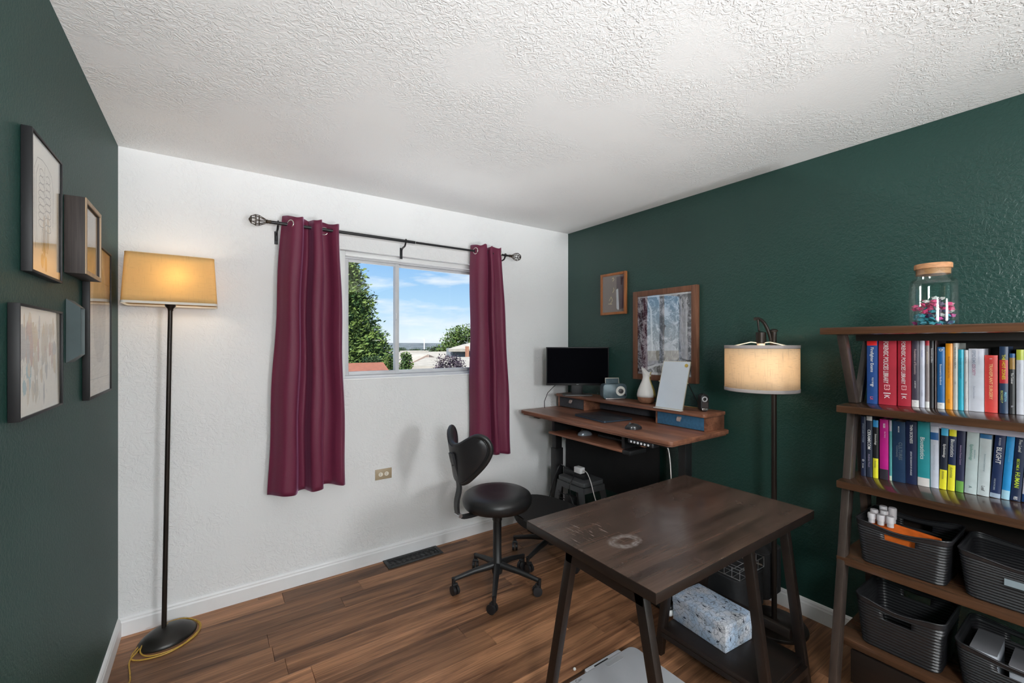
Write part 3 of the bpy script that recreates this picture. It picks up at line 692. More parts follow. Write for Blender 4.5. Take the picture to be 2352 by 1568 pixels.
# anatomical drawing
y0, y1, z0, z1 = -1.345, -1.08, 1.633, 1.988
t = thing('framed_picture', 'black framed pale anatomical ribcage drawing, topmost left on the left wall', 'picture', (0, (y0+y1)/2, z0))
pp = frame_left(t, y0, y1, z0, z1, .021, .007, m_framebk)
cy = (y0+y1)/2-.005; L = []
L.append([(cy-.075,1.70),(cy-.085,1.80),(cy-.085,1.90),(cy-.06,1.935),(cy-.02,1.94),(cy+.02,1.935),(cy+.06,1.92),(cy+.075,1.88),(cy+.07,1.78)])
L.append([(cy-.065,1.72),(cy-.072,1.80),(cy-.07,1.89),(cy-.05,1.92)])
L.append([(cy,1.93),(cy-.004,1.88),(cy+.003,1.82),(cy,1.74),(cy+.004,1.68)])
for k in range(8):
    zz = 1.905-.019*k; w_ = .018+.016*math.sin(min(1, (k+1)/5)*PI/2)
    L.append(ellp(cy-.026, zz, w_*.75, .010, 20, 330, 10)); L.append(ellp(cy+.028, zz-.004, w_*.75, .010, -150, 160, 10))
for k in range(4): L.append(ellp(cy-.02+.014*k, 1.73, .006, .03, 0, 360, 12))
obj('drawing_lines', ribbons(L, .0024, .01435), m_ink, pp)
m_tint = M('ochre_wash', (.60,.42,.20), .8, var=.15)
g = G()
for (a, b, r1, r2) in ((cy-.005,1.74,.012,.06),(cy+.028,1.76,.010,.05),(cy-.02,1.675,.012,.02),(cy+.01,1.67,.010,.022)): g.add([(.0142, p, q) for p, q in ellp(a, b, r1, r2, 0, 345, 14)], [tuple(range(15))])
obj('drawing_wash', g, m_tint, pp)
# shadow box
y0, y1, z0, z1 = -.968, -.735, 1.680, 1.925
m_greywood = wood('grey_brown_box_wood', (.028,.023,.022), (.07,.055,.05), 'z', .6, 1.3, .3, grain=.8)
m_oak = wood('pale_oak_edge', (.35,.24,.15), (.52,.38,.25), 'z', .5, 1.3, .3, grain=.5)
t = thing('shadow_box', 'deep grey wooden shadow box with pale front edge on the left wall', 'shadow box', (0, (y0+y1)/2, z0))
dd = .052; w_ = .014
for a in ((y0, z0, y0+w_, z1), (y1-w_, z0, y1, z1), (y0+w_, z0, y1-w_, z0+w_), (y0+w_, z1-w_, y1-w_, z1)):
    s_ = obj('side_panel', G().box(.001, a[0], a[1], dd-.003, a[2], a[3]), m_greywood, t, bevel=.001)
    obj('front_edge', G().box(dd-.003, a[0]+.0005, a[1]+.0005, dd, a[2]-.0005, a[3]-.0005), m_oak, s_)
pp = obj('backing', G().box(.002, y0+w_, z0+w_, .012, y1-w_, z1-w_), M('cream_backing', (.80,.68,.48), .8, var=.05), t)
obj('divider_line', G().box(.0121, y0+w_, 1.772, .014, y1-w_, 1.776), m_ink, pp)
obj('glass', G().box(dd-.008, y0+w_, z0+w_, dd-.0065, y1-w_, z1-w_), m_glass, t)
# small slate frame
y0, y1, z0, z1 = -.945, -.835, 1.395, 1.60
m_slate = M('slate_blue_moulding', (.07,.095,.10), .45, var=.1)
t = thing('framed_mirror', 'small slate blue frame with sloped moulding between larger left wall pictures', 'picture', (0, (y0+y1)/2, z0))
w_ = .026
def bev(pts_o, pts_i): return G().add([(.001, *pts_o[0]),(.001,*pts_o[1]),(.030,*pts_i[1]),(.030,*pts_i[0]),(.012,*pts_i[0]),(.012,*pts_i[1])], [(0,1,2,3),(3,2,5,4),(0,3,4),(1,5,2),(0,4,5,1)])
oc = [(y0,z0),(y1,z0),(y1,z1),(y0,z1)]; ic = [(y0+w_,z0+w_),(y1-w_,z0+w_),(y1-w_,z1-w_),(y0+w_,z1-w_)]
for k in range(4): obj('moulding', bev([oc[k], oc[(k+1) % 4]], [ic[k], ic[(k+1) % 4]]), m_slate, t)
pp = obj('print', G().box(.002, y0+w_*.9, z0+w_*.9, .010, y1-w_*.9, z1-w_*.9), M('pale_grey_print', (.70,.68,.66), .7, var=.1, vs_=40), t)
obj('drawing_lines', ribbons([[(y0+.045,z0+.03),(y0+.05,z0+.09),(y0+.045,z0+.17)],[(y0+.06,z0+.03),(y0+.066,z0+.1),(y0+.06,z0+.17)]], .003, .0106), m_inkg, pp)
obj('glass', G().box(.0112, y0+w_, z0+w_, .0124, y1-w_, z1-w_), m_glass, t)
# botanical illustration
y0, y1, z0, z1 = -1.428, -1.075, 1.276, 1.550
t = thing('framed_picture', 'black framed pale botanical illustration with a blue plant, lowest on the left wall', 'picture', (0, (y0+y1)/2, z0))
pp = frame_left(t, y0, y1, z0, z1, .021, .006, m_framebk)
rn = random.Random(5); inks = [m_tint, M('terracotta_wash', (.50,.22,.13), .8, var=.2), M('grey_wash', (.36,.33,.31), .8, var=.2), M('teal_wash', (.20,.42,.48), .8, var=.2), M('sand_wash', (.62,.50,.34), .8, var=.2)]
for mt_ in range(5):
    g = G()
    for k in range(9):
        a = rn.uniform(y0+.04, y1-.05); b = rn.uniform(z0+.04, z1-.04); r1 = rn.uniform(.006, .020); r2 = rn.uniform(.016, .045)
        if mt_ == 3: a = y0+.075+rn.uniform(-.025,.025); b = z0+.09+rn.uniform(-.02,.03); r1 = .008; r2 = .016
        pts_ = []
        for i in range(14):
            an = 2*PI*i/14; q = 1+.28*rn.uniform(-1, 1)
            pts_.append((.0142+.00006*mt_+.000008*k, a+r1*q*math.cos(an), b+r2*q*math.sin(an)))
        g.add(pts_, [tuple(range(14))])
    obj('drawing_wash', g, inks[mt_], pp)
L = []
for k in range(30):
    a = rn.uniform(y0+.03, y1-.04); b = rn.uniform(z0+.03, z1-.06); L.append([(a+rn.uniform(-.006,.006), b+.012*i) for i in range(rn.randint(2, 5))])
obj('drawing_lines', ribbons(L, .0018, .0148), m_inkg, pp)
# tall print
y0, y1, z0, z1 = -.735, -.315, 1.252, 1.848
t = thing('framed_picture', 'tall black framed sepia print nearest the corner behind the shadow box', 'picture', (0, (y0+y1)/2, z0))
pp = frame_left(t, y0, y1, z0, z1, .021, .009, m_framebk, paper=M('sepia_paper', (.74,.61,.45), .8, var=.12, vs_=9))
g = G(); g.add([(.0142, p, q) for p, q in ellp((y0+y1)/2, 1.58, .12, .20, 0, 345, 20)], [tuple(range(21))]); obj('drawing_wash', g, M('sepia_wash', (.42,.32,.22), .8, var=.25, vs_=20), pp)
L = []
for k in range(26):
    a = rn.uniform(y0+.06, y1-.06); b = rn.uniform(z0+.08, z1-.12); L.append([(a, b), (a+rn.uniform(-.02,.02), b+.03), (a+rn.uniform(-.03,.03), b+.06)])
L.append([(y0+.03,z0+.07),(y1-.03,z0+.07)]); L.append([(y0+.03,1.705),(y1-.03,1.705)])
obj('drawing_lines', ribbons(L, .0025, .0147), m_ink, pp)

# ------------------------------------------------------------------ pictures on the right wall
m_redwood = wood('red_brown_frame_wood', (.11,.045,.025), (.24,.105,.06), 'z', .42, 1.4, .4, grain=.7)
m_orangewood = wood('orange_frame_wood', (.30,.10,.03), (.45,.17,.06), 'z', .42, 1.4, .4, grain=.6)
def frame_right(root, y0, y1, z0, z1, d, w_, mo, paper, gl=None):
    for a in ((y0, z0, y0+w_, z1), (y1-w_, z0, y1, z1), (y0+w_, z0, y1-w_, z0+w_), (y0+w_, z1-w_, y1-w_, z1)):
        obj('moulding', G().box(RX-d, a[0], a[1], RX-.001, a[2], a[3]), mo, root, bevel=.002)
    pp = obj('print', G().box(RX-d+.008, y0+w_*.9, z0+w_*.9, RX-.002, y1-w_*.9, z1-w_*.9), paper, root)
    obj('glass', G().box(RX-d+.004, y0+w_, z0+w_, RX-d+.0055, y1-w_, z1-w_), gl or m_acryl, root)
    return pp
y0, y1, z0, z1 = -.672, -.410, 1.688, 2.016
t = thing('framed_picture', 'small orange wood frame with a brown display, high on the green wall', 'picture', (RX, (y0+y1)/2, z0))
pp = frame_right(t, y0, y1, z0, z1, .022, .020, m_orangewood, M('taupe_backing', (.20,.155,.14), .8, var=.08), m_glass)
xk = RX-.022+.0072
obj('blade', G().prism([(-.600,1.73),(-.592,1.72),(-.575,1.735),(-.572,1.88),(-.590,1.89)], xk, xk+.0007, 'x'), M('steel_blade', (.62,.64,.68), .3, .3), pp)
obj('knife_handle', G().prism([(-.645,1.735),(-.603,1.725),(-.595,1.88),(-.575,1.89),(-.575,1.98),(-.645,1.985)], xk+.0002, xk+.0008, 'x'), M('plum_handle', (.055,.02,.03), .4), pp)
obj('gold_marks', ribbons([[(-.50,1.80),(-.52,1.83),(-.535,1.80),(-.515,1.78),(-.52,1.77)],[(-.535,1.86),(-.55,1.88),(-.545,1.90)],[(-.535,1.95),(-.55,1.965),(-.54,1.98),(-.53,1.97)],[(-.49,1.775),(-.53,1.772)]], .005, xk), M('gold_ink', (.65,.52,.28), .4), pp)
y0, y1, z0, z1 = -1.268, -.750, 1.196, 1.843
t = thing('framed_picture', 'large red brown framed black and white woodland print above the desk', 'picture', (RX, (y0+y1)/2, z0))
def ink_art():
    m, tt, b, o = base_mat('black_white_ink_print'); b.inputs['Roughness'].default_value = .7
    geo = N(tt, 'ShaderNodeNewGeometry'); nz = N(tt, 'ShaderNodeTexNoise', n2=7.0, n3=5.0, n4=.6); tt.links.new(geo.outputs['Position'], nz.inputs[0]); nz.inputs['Distortion'].default_value = 2.2
    wv = N(tt, 'ShaderNodeTexNoise', n2=38.0, n3=3.0); wv.inputs['Distortion'].default_value = 3.0; tt.links.new(geo.outputs['Position'], wv.inputs[0])
    ad = N(tt, 'ShaderNodeMath', operation='MULTIPLY_ADD', n1=.55); tt.links.new(wv.outputs[0], ad.inputs[0]); tt.links.new(nz.outputs[0], ad.inputs[2])
    cr = ramp(tt, [(.74, (.008,.008,.012)), (.80, (.22,.23,.27)), (.90, (.66,.66,.70))]); tt.links.new(ad.outputs[0], cr.inputs[0]); tt.links.new(cr.outputs[0], b.inputs['Base Color']); return m
pp = frame_right(t, y0, y1, z0, z1, .034, .040, m_redwood, ink_art())
xk = RX-.034+.0075; m_pw = M('print_white', (.72,.72,.74), .7, var=.1, vs_=60); m_pg = M('print_grey', (.42,.42,.46), .7, var=.3, vs_=40); m_pk = M('print_black', (.015,.015,.02), .7)
def flat(poly, m_, nm, k=0): obj(nm, G().add([(xk-.00012*k, a, b) for a, b in poly], [tuple(range(len(poly)))]), m_, pp)
flat([(y0+.042,z1-.042),(y1-.042,z1-.042),(y1-.042,z1-.052),(y0+.042,z1-.052)], m_pw, 'print_margin', 1)
flat([(y0+.042,z0+.042),(y1-.042,z0+.042),(y1-.042,z0+.058),(y0+.042,z0+.058)], m_pw, 'print_margin', 1)
flat([(-1.205,1.35),(-1.195,1.62),(-1.21,1.70),(-1.185,1.72),(-1.20,1.77),(-1.175,1.75),(-1.165,1.68),(-1.145,1.76),(-1.115,1.78),(-1.14,1.72),(-1.145,1.66),(-1.135,1.50),(-1.155,1.36)], m_pg, 'print_trunk', 1)
flat([(-.855,1.79),(-.90,1.70),(-.905,1.55),(-.915,1.40),(-.925,1.40),(-.918,1.56),(-.915,1.70),(-.87,1.79)], m_pw, 'print_trunk', 2)
flat([(-.80,1.56),(-.86,1.50),(-.90,1.46),(-.85,1.33),(-.88,1.30),(-.96,1.32),(-.94,1.44),(-.905,1.48),(-.86,1.52),(-.80,1.575)], m_pg, 'print_shape', 1)
flat([(-1.01,1.45),(-1.05,1.47),(-1.10,1.44),(-1.15,1.38),(-1.10,1.33),(-1.03,1.35),(-1.02,1.40)], m_pg, 'print_shape', 1)
flat([(-.80,1.27),(-.88,1.29),(-.95,1.315),(-1.04,1.33),(-1.04,1.318),(-.95,1.30),(-.88,1.27),(-.80,1.255)], m_pw, 'print_branch', 2)
L = []
for k in range(60):
    a = rn.uniform(-1.2, -.80); b = rn.uniform(1.27, 1.76)
    if -1.06 < a < -.92 and b > 1.4: continue
    c = rn.uniform(-.5, .5); L.append([(a, b), (a+.02*c, b+.02), (a+.01*c, b+.045)])
obj('print_lines', ribbons(L, .004, xk-.0004), m_pw, pp)

# ------------------------------------------------------------------ outlet and vent
m_almond = M('almond_plate', (.42,.33,.22), .4, .1, var=.05); m_ivory = M('ivory_receptacle', (.80,.75,.65), .4)
t = thing('wall_outlet', 'tan wall outlet plate with two sockets below the window', 'outlet', (1.332, 0, .58))
obj('plate', G().box(1.276, -.006, .547, 1.388, -.0005, .617), m_almond, t, bevel=.002)
for xx in (1.312, 1.352):
    r_o = obj('receptacle', G().prism([(xx+.015*math.cos(2*PI*k/16), .582+.014*math.sin(2*PI*k/16)) for k in range(16)], -.0085, -.0058, 'y'), m_ivory, t)
    obj('slot', G().box(xx-.007, -.0092, .586, xx+.001, -.0084, .588).add([], []).box(xx-.007, -.0092, .577, xx+.001, -.0084, .579), m_blackplastic, r_o)
obj('screw', G().cyl((1.332,-.0072,.582),(1.332,-.0055,.582), .003, n=10), m_almond, t)
m_iron = M('dark_cast_iron', (.035,.036,.038), .6, .3, var=.2, vs_=60, bump=.3, bs=120)
t = thing('floor_vent', 'dark scrollwork floor vent set against the window wall baseboard', 'floor vent', (1.515, -.085, 0))
vx0, vx1, vy0, vy1 = 1.322, 1.708, -.142, -.016
for a in ((vx0, vy0, vx0+.022, vy1), (vx1-.022, vy0, vx1, vy1), (vx0+.022, vy0, vx1-.022, vy0+.02), (vx0+.022, vy1-.02, vx1-.022, vy1)):
    obj('frame', G().box(a[0], a[1], .0003, a[2], a[3], .006), m_iron, t, bevel=.0015)
obj('duct', G().box(vx0+.02, vy0+.018, .0003, vx1-.02, vy1-.018, .0012), m_black, t)
for k in range(10):
    xx = vx0+.04+k*(vx1-vx0-.08)/9; g = G()
    for s in (-1, 1):
        c = Vector((xx, (vy0+vy1)/2+s*.022, .0035)); g.tube([c+Vector((.016*(1-i/18)*math.cos(s*i*.6), .019*(1-i/18)*math.sin(s*i*.6), 0)) for i in range(16)], .0022, 5)
    g.box(xx-.0012, vy0+.019, .0015, xx+.0012, vy1-.019, .0045); obj('scroll_bar', g, m_iron, t, smooth=50)

# ------------------------------------------------------------------ black task chair
def star_base(t, cx, cy, ang0, rad, hub, wheel=.027):
    for k in range(5):
        a = R_(ang0+72*k); d = Vector((math.cos(a), math.sin(a), 0)); s = Vector((-d.y, d.x, 0))
        e = Vector((cx, cy, 0))+d*rad
        a0 = Vector((cx, cy, hub))+d*.02; b0 = Vector((e.x, e.y, .085))
        g = G(); g.tube([a0, a0+(b0-a0)*.5+Vector((0,0,.004)), b0-d*.004], [.021, .0165, .0125], 10); g.cyl(b0+Vector((0,0,.008)), Vector((e.x, e.y, .048)), .0125, .010, 10)
        obj('star_leg', g, m_black, t, smooth=50)
        sw = R_(40*k+25); wd = Vector((math.cos(sw), math.sin(sw), 0)); wc = Vector((e.x, e.y, wheel))+Vector((-wd.y, wd.x, 0))*.012
        g = G(); g.tube([wc-wd*.020, wc-wd*.019, wc-wd*.004], [wheel*.75, wheel, wheel], 18); g.tube([wc+wd*.004, wc+wd*.019, wc+wd*.020], [wheel, wheel, wheel*.75], 18)
        c_ = obj('caster', g, m_blackplastic, t, smooth=40)
        g = G(); g.tube([wc+Vector((0,0,wheel+.003))+wd*.016, wc+Vector((0,0,wheel+.003))-wd*.016], .009, 10); g.cyl(Vector((e.x, e.y, .062)), wc+Vector((0,0,wheel*.8)), .006, n=8); obj('fork', g, m_blackplastic, c_, smooth=50)
cx, cy = 1.789, -.705
t = thing('task_chair', 'armless black leatherette task chair with low curved backrest on five casters', 'chair', (cx, cy, 0))
star_base(t, cx, cy, -126.5, .262, .135)
g = G(); g.lathe([(.030,.085),(.032,.10),(.030,.16),(.026,.165),(.025,.40),(.029,.402),(.029,.425),(.02,.43)], (cx,cy,0), 20); obj('gas_column', g, m_black, t, smooth=45)
g = G(); g.cyl((cx,cy,.42),(cx,cy,.475), .014, n=14); obj('piston', g, M('steel_piston', (.4,.4,.42), .25, .9), t, smooth=50)
g = G(); g.box(cx-.09, cy-.055, .466, cx+.09, cy+.055, .482); obj('seat_plate', g, m_black, t, bevel=.004)
g = G(); g.tube([(cx+.03,cy-.04,.472),(cx+.05,cy-.14,.462),(cx+.055,cy-.19,.455)], .006, 8); obj('height_lever', g, m_black, t, smooth=50)
g = G(); g.lathe([(.03,.480),(.17,.481),(.195,.490),(.207,.510),(.209,.535),(.200,.556),(.180,.569),(.12,.574),(.03,.571),(.001,.570)], (cx,cy,0), 48); obj('seat', g, m_leather, t, smooth=70)
# back bar on the -x side
bx0 = cx-.225
g = G(); path = catmull([(cx-.08,cy,.474),(cx-.21,cy,.470),(cx-.262,cy,.490),(cx-.272,cy,.56),(cx-.256,cy,.64),(cx-.268,cy,.71),(cx-.296,cy,.80),(cx-.306,cy,.845)], 26)
for p, q in zip(path, path[1:]): pass
vv = []; ff = []
for i, p in enumerate(path):
    d = (path[min(i+1, 26)]-path[max(i-1, 0)]).normalized(); nrm = Vector((-d.z, 0, d.x)); w_ = .021; h_ = .007
    vv += [p+Vector((0,-w_,0))+nrm*h_, p+Vector((0,w_,0))+nrm*h_, p+Vector((0,w_,0))-nrm*h_, p+Vector((0,-w_,0))-nrm*h_]
for i in range(26):
    for k in range(4): ff.append((i*4+k, i*4+(k+1) % 4, (i+1)*4+(k+1) % 4, (i+1)*4+k))
ff += [(3,2,1,0), (26*4,26*4+1,26*4+2,26*4+3)]
obj('back_bar', G().add(vv, ff), m_blackplastic, t, smooth=35)
for zz in (.775, .825): obj('screw', G().cyl((cx-.310-.2*(zz-.825),cy,zz),(cx-.296-.2*(zz-.825),cy,zz), .005, n=10), m_black, t)
g = G(); g.cyl((cx-.262,cy-.03,.492),(cx-.262,cy+.03,.492), .012, n=12); obj('adjuster_knob', g, M('chrome_knob', (.6,.6,.62), .2, .9), t, smooth=50)
# heart shaped curved pad
def pad_outline(n=64):
    pts = [(0,.885),(.05,.895),(.11,.93),(.155,.955),(.19,.945),(.205,.905),(.200,.86),(.17,.80),(.12,.74),(.07,.695),(.03,.675),(0,.672)]
    c = catmull([(a, b, 0) for a, b in pts], n//2); left = [(-p.x, p.y) for p in reversed(c[1:-1])]
    return [(p.x, p.y) for p in c]+left
out = pad_outline(); ctr = (0, .80)
def pad(th0, th1, name, mat, infl):
    vv = []; ff = []; n = len(out); m = 8
    def P(s, z, off):
        x = cx-.296+ (s*s)*2.6 - (z-.8)*.22*0 + (.80-z)*.16 + off
        return Vector((x, cy+s, z))
    for j in range(m+1):
        f = j/m
        for s, z in out:
            ss = ctr[0]+(s-ctr[0])*f; zz = ctr[1]+(z-ctr[1])*f
            vv.append(P(ss, zz, th1+infl*(1-f**6)*0+ (infl*math.sqrt(max(0, 1-f**4)))))
    o2 = len(vv)
    for j in range(m+1):
        f = j/m
        for s, z in out:
            ss = ctr[0]+(s-ctr[0])*f; zz = ctr[1]+(z-ctr[1])*f
            vv.append(P(ss, zz, th0))
    for j in range(m):
        for k in range(n):
            k2 = (k+1) % n
            ff.append((j*n+k, j*n+k2, (j+1)*n+k2, (j+1)*n+k)); ff.append((o2+j*n+k, o2+(j+1)*n+k, o2+(j+1)*n+k2, o2+j*n+k2))
    for k in range(n): ff.append((m*n+k, m*n+(k+1) % n, o2+m*n+(k+1) % n, o2+m*n+k))
    ff.append(tuple(range(n)) if False else (0, 1, 2))
    return obj(name, G().add(vv, ff), mat, t, smooth=60)
out_full = out
out = [(a*.97, .80+(b-.80)*.97) for a, b in out_full]; pad(.006, .014, 'backrest_shell', m_blackplastic, 0.0)
out = out_full; pb = pad(.014, .040, 'backrest_pad', m_leather, .012)
# padded rim roll
def rim_pt(s, z, off): return Vector((cx-.296+(s*s)*2.6+(.80-z)*.16+off, cy+s, z))
g = G(); g.tube([rim_pt(s, z, .027) for s, z in out_full], .015, 10, closed=True); obj('rim_roll', g, m_leather, pb, smooth=70)
g = G(); g.tube([rim_pt(s*.985, .80+(z-.80)*.985, .013) for s, z in out_full], .003, 6, closed=True); obj('piping', g, m_leather, pb, smooth=70)

# ------------------------------------------------------------------ low rolling stool under the desk
cx, cy = 2.30, -.60
t = thing('rolling_stool', 'low black rolling stool with dished seat between the task chair and desk', 'stool', (cx, cy, 0))
star_base(t, cx, cy, -92, .268, .125)
g = G(); g.lathe([(.030,.085),(.030,.16),(.024,.165),(.024,.25),(.02,.255)], (cx,cy,0), 18); obj('gas_column', g, m_black, t, smooth=45)
def dish(i, j):
    a = 2*PI*i; r = j; x = .235*r*math.cos(a); y = .30*r*math.sin(a)
    return Vector((cx+x, cy+y, .295+.16*(y*y)/.09*.22-.02*(1-r*r)+0*x))
g = G(); n = 48; m = 8; vv = [dish(i/n, j/m) for j in range(1, m+1) for i in range(n)]; top0 = len(vv)
vv2 = [v-Vector((0,0,.045)) for v in vv]; ff = []
for j in range(m-1):
    for i in range(n):
        i2 = (i+1) % n; ff.append((j*n+i, j*n+i2, (j+1)*n+i2, (j+1)*n+i)); ff.append((top0+j*n+i, top0+(j+1)*n+i, top0+(j+1)*n+i2, top0+j*n+i2))
for i in range(n): i2 = (i+1) % n; ff.append(((m-1)*n+i, (m-1)*n+i2, top0+(m-1)*n+i2, top0+(m-1)*n+i))
ff += [tuple(range(n)), tuple(range(top0+n-1, top0-1, -1))]
obj('seat', G().add(vv+vv2, ff), M('black_seat_fabric', (.016,.015,.015), .8, var=.2, vs_=120, bump=.2, bs=500), t, smooth=50)

# ------------------------------------------------------------------ standing desk
DX0, DX1, DY0, DY1, DZ = 2.385, 2.975, -1.486, -.112, .935
t = thing('standing_desk', 'walnut topped black standing desk along the green wall in the corner', 'desk', (2.68, -.8, 0))
top = obj('desktop', G().prism(rrect(DX0, DY0, DX1, DY1, .03, 6), DZ-.024, DZ, 'z'), m_walnut, t, bevel=.005, seg=3)
obj('under_edge', G().prism(rrect(DX0+.014, DY0+.014, DX1-.005, DY1-.014, .025, 5), DZ-.034, DZ-.0242, 'z'), m_walnut, t)
for yy in (-.225, -1.375):
    g = G(); g.box(2.635, yy-.030, .03, 2.715, yy+.030, .62); obj('leg', g, m_black, t, bevel=.003)
    obj('leg_inner', G().box(2.643, yy-.024, .615, 2.707, yy+.024, .878), m_black, t, bevel=.002)
    obj('foot', G().prism([(2.40,.003),(2.96,.003),(2.96,.018),(2.72,.038),(2.63,.038),(2.40,.018)], yy-.035, yy+.035, 'y'), m_black, t, bevel=.003)
    obj('top_bracket', G().box(2.46, yy-.03, .876, 2.92, yy+.03, DZ-.0345), m_black, t, bevel=.003)
obj('crossbar', G().box(2.65, -1.34, .858, 2.70, -.255, .896), m_black, t, bevel=.003)
kt = obj('keyboard_tray', G().box(2.435, -1.10, .792, 2.72, -.405, .808), m_walnut, t, bevel=.003)
for yy in (-.420, -1.085): obj('tray_rail', G().box(2.47, yy-.012, .8085, 2.74, yy+.012, DZ-.035), m_black, kt)
obj('tray_clamp', G().box(2.44, -1.16, .782, 2.60, -1.1005, .812), m_black, kt, bevel=.008)
hc = obj('height_controller', G().prism(rrect(2.388, -1.365, 2.45, -1.185, .012, 4), DZ-.058, DZ-.0347, 'z'), m_blackplastic, t, bevel=.002)
for k in range(6): obj('button', G().cyl((2.386,-1.215-.024*k,DZ-.047),(2.389,-1.215-.024*k,DZ-.047), .0065, n=12), M('pale_button', (.75,.75,.78), .4), hc)

# riser with drawers, stands on the desk
t = thing('desk_riser', 'walnut desk shelf riser with a blue and a charcoal drawer on the desk', 'desk shelf', (2.86, -.78, DZ))
RYA, RYB, RXF = -1.445, -.125, 2.765; RT_ = 1.042
obj('top_board', G().prism(rrect(2.748, RYA-.012, 2.985, RYB+.01, .022, 5), RT_-.021, RT_, 'z'), m_walnut, t, bevel=.004)
for yy in (RYA, -1.105, -.435, RYB-.012):
    obj('panel', G().box(RXF+.012, yy, DZ+.0005, 2.978, yy+.012, RT_-.0215), m_walnut, t, bevel=.001)
obj('back_board', G().box(2.966, RYA+.013, DZ+.0005, 2.977, RYB-.013, RT_-.0215), m_dwood, t)
m_bluefelt = M('blue_felt', (.035,.125,.235), .9, var=.15, vs_=60, bump=.2, bs=400); m_chfelt = M('charcoal_felt', (.055,.055,.065), .9, var=.15, vs_=60, bump=.2, bs=400)
m_tab = M('pale_leather_tab', (.42,.33,.30), .6)
for (ya, yb, mf) in ((RYA+.0125, -1.1055, m_bluefelt), (-.4225, RYB-.0125, m_chfelt)):
    d = obj('drawer', G().box(RXF+.014, ya, DZ+.004, 2.963, yb, RT_-.026), mf, t, bevel=.002)
    ym = (ya+yb)/2; obj('pull_tab', G().prism([(RXF+.0135,1.003),(RXF+.004,.998),(RXF-.002,.985),(RXF+.001,.975),(RXF+.006,.985),(RXF+.0135,.992)], ym-.013, ym+.013, 'y'), m_tab, d)
obj('felt_liner', G().box(2.945, -1.093, DZ+.004, 2.9655, -.436, RT_-.03), m_chfelt, t)

# monitor
t = thing('monitor', 'black flat screen monitor on a stand at the far end of the desk', 'monitor', (2.795, -.335, RT_), rz=-YAW)
mw, mh, zb = .502, .306, .083
obj('bezel', G().box(-mw/2, -.012, zb, mw/2, .008, zb+mh), m_blackplastic, t, bevel=.003, local=True)
m_scr = M('dark_screen_glass', (.002,.002,.0035), .5, spec=.01, var=.02)
obj('screen', G().box(-mw/2+.007, -.0128, zb+.017, mw/2-.007, -.0121, zb+mh-.007), m_scr, t, local=True)
obj('back_housing', G().prism(rrect(-.17, zb+.05, .17, zb+mh-.05, .02, 4), .008, .035, 'y'), m_blackplastic, t, bevel=.004, local=True)
obj('neck', G().box(-.045, .012, .010, .045, .034, zb+.12), m_blackplastic, t, bevel=.004, local=True)
obj('stand_base', G().prism(rrect(-.115, -.055, .115, .085, .015, 4), .0008, .011, 'z'), M('grey_stand_plastic', (.06,.055,.055), .45), t, bevel=.003, local=True)
obj('logo', G().box(-.008, -.0127, zb+.006, .008, -.0121, zb+.009), M('grey_logo', (.3,.3,.32), .4), t, local=True)
g = G(); g.tube([Vector((-.13,.05,zb+.03)), Vector((-.19,.06,.06)), Vector((-.235,.05,.015)), Vector((-.262,.03,-.05)), Vector((-.262,.02,-.103))], .003, 6); obj('cable', g, m_blackplastic, t, local=True, smooth=60)

# radio
t = thing('radio', 'small blue grey retro radio with carry handle beside the monitor', 'radio', (2.86, -.655, RT_), rz=-YAW*.75)
m_radio = M('blue_grey_lacquer', (.075,.11,.13), .3, .2, var=.25, vs_=25)
obj('body', G().prism([(x, z) for x, z in rrect(-.092, .003, .092, .118, .028, 6)], -.035, .035, 'y'), m_radio, t, bevel=.006, seg=3, local=True)
obj('trim', G().prism(rrect(-.075, .004, .075, .012, .003, 3), -.0395, -.0352, 'y'), M('chrome_trim', (.7,.7,.72), .2, .9), t, local=True)
d = obj('dial', G().lathe([(.036,0),(.036,.003),(.026,.004),(.001,.004)], n=28).xf(Matrix.Translation((.042,-.0352,.064)) @ Matrix.Rotation(PI/2, 4, 'X')), M('cream_dial', (.72,.70,.66), .4), t, local=True, smooth=40)
obj('knob', G().lathe([(.018,0),(.017,.012),(.012,.014),(.001,.014)], n=22).xf(Matrix.Translation((.042,-.0392,.064)) @ Matrix.Rotation(PI/2, 4, 'X')), M('dark_knob', (.05,.05,.055), .4), d, local=True, smooth=40)
obj('small_knob', G().lathe([(.008,0),(.008,.008),(.001,.009)], n=14).xf(Matrix.Translation((.076,-.0352,.035)) @ Matrix.Rotation(PI/2, 4, 'X')), m_blackplastic, t, local=True)
g = G(); g.tube([(-.062,0,.117),(-.064,0,.158),(.042,0,.158),(.044,0,.117)], .003, 8); obj('handle', g, M('cream_handle', (.6,.55,.48), .35, .5), t, local=True, smooth=40)
obj('handle_panel', G().box(-.061, .002, .1185, .041, .006, .155), m_radio, t, local=True)

# vase shaped diffuser
vx, vy = 2.885, -.935
t = thing('vase', 'white vase with a cut lip and wooden base behind the whiteboard', 'vase', (vx, vy, RT_))
g = G(); g.lathe([(.034,.001),(.046,.006),(.056,.022),(.0605,.044)], (vx,vy,RT_), 36); obj('wood_base', g, M('cork_wood', (.30,.14,.08), .6, var=.25, vs_=60), t, smooth=60)
prof = [(.0605,.0445),(.061,.06),(.055,.09),(.041,.125),(.028,.155),(.022,.178),(.025,.20),(.031,.222)]
g = G(); n = 40; vv = []; ff = []
for j, (r, z) in enumerate(prof):
    for k in range(n):
        a = 2*PI*k/n; up = .030*math.cos(a-2.0)*max(0, (j-4)/3)**2
        vv.append(Vector((vx+r*math.cos(a), vy+r*math.sin(a), RT_+z+up)))
for j in range(len(prof)-1):
    for k in range(n): ff.append((j*n+k, j*n+(k+1) % n, (j+1)*n+(k+1) % n, (j+1)*n+k))
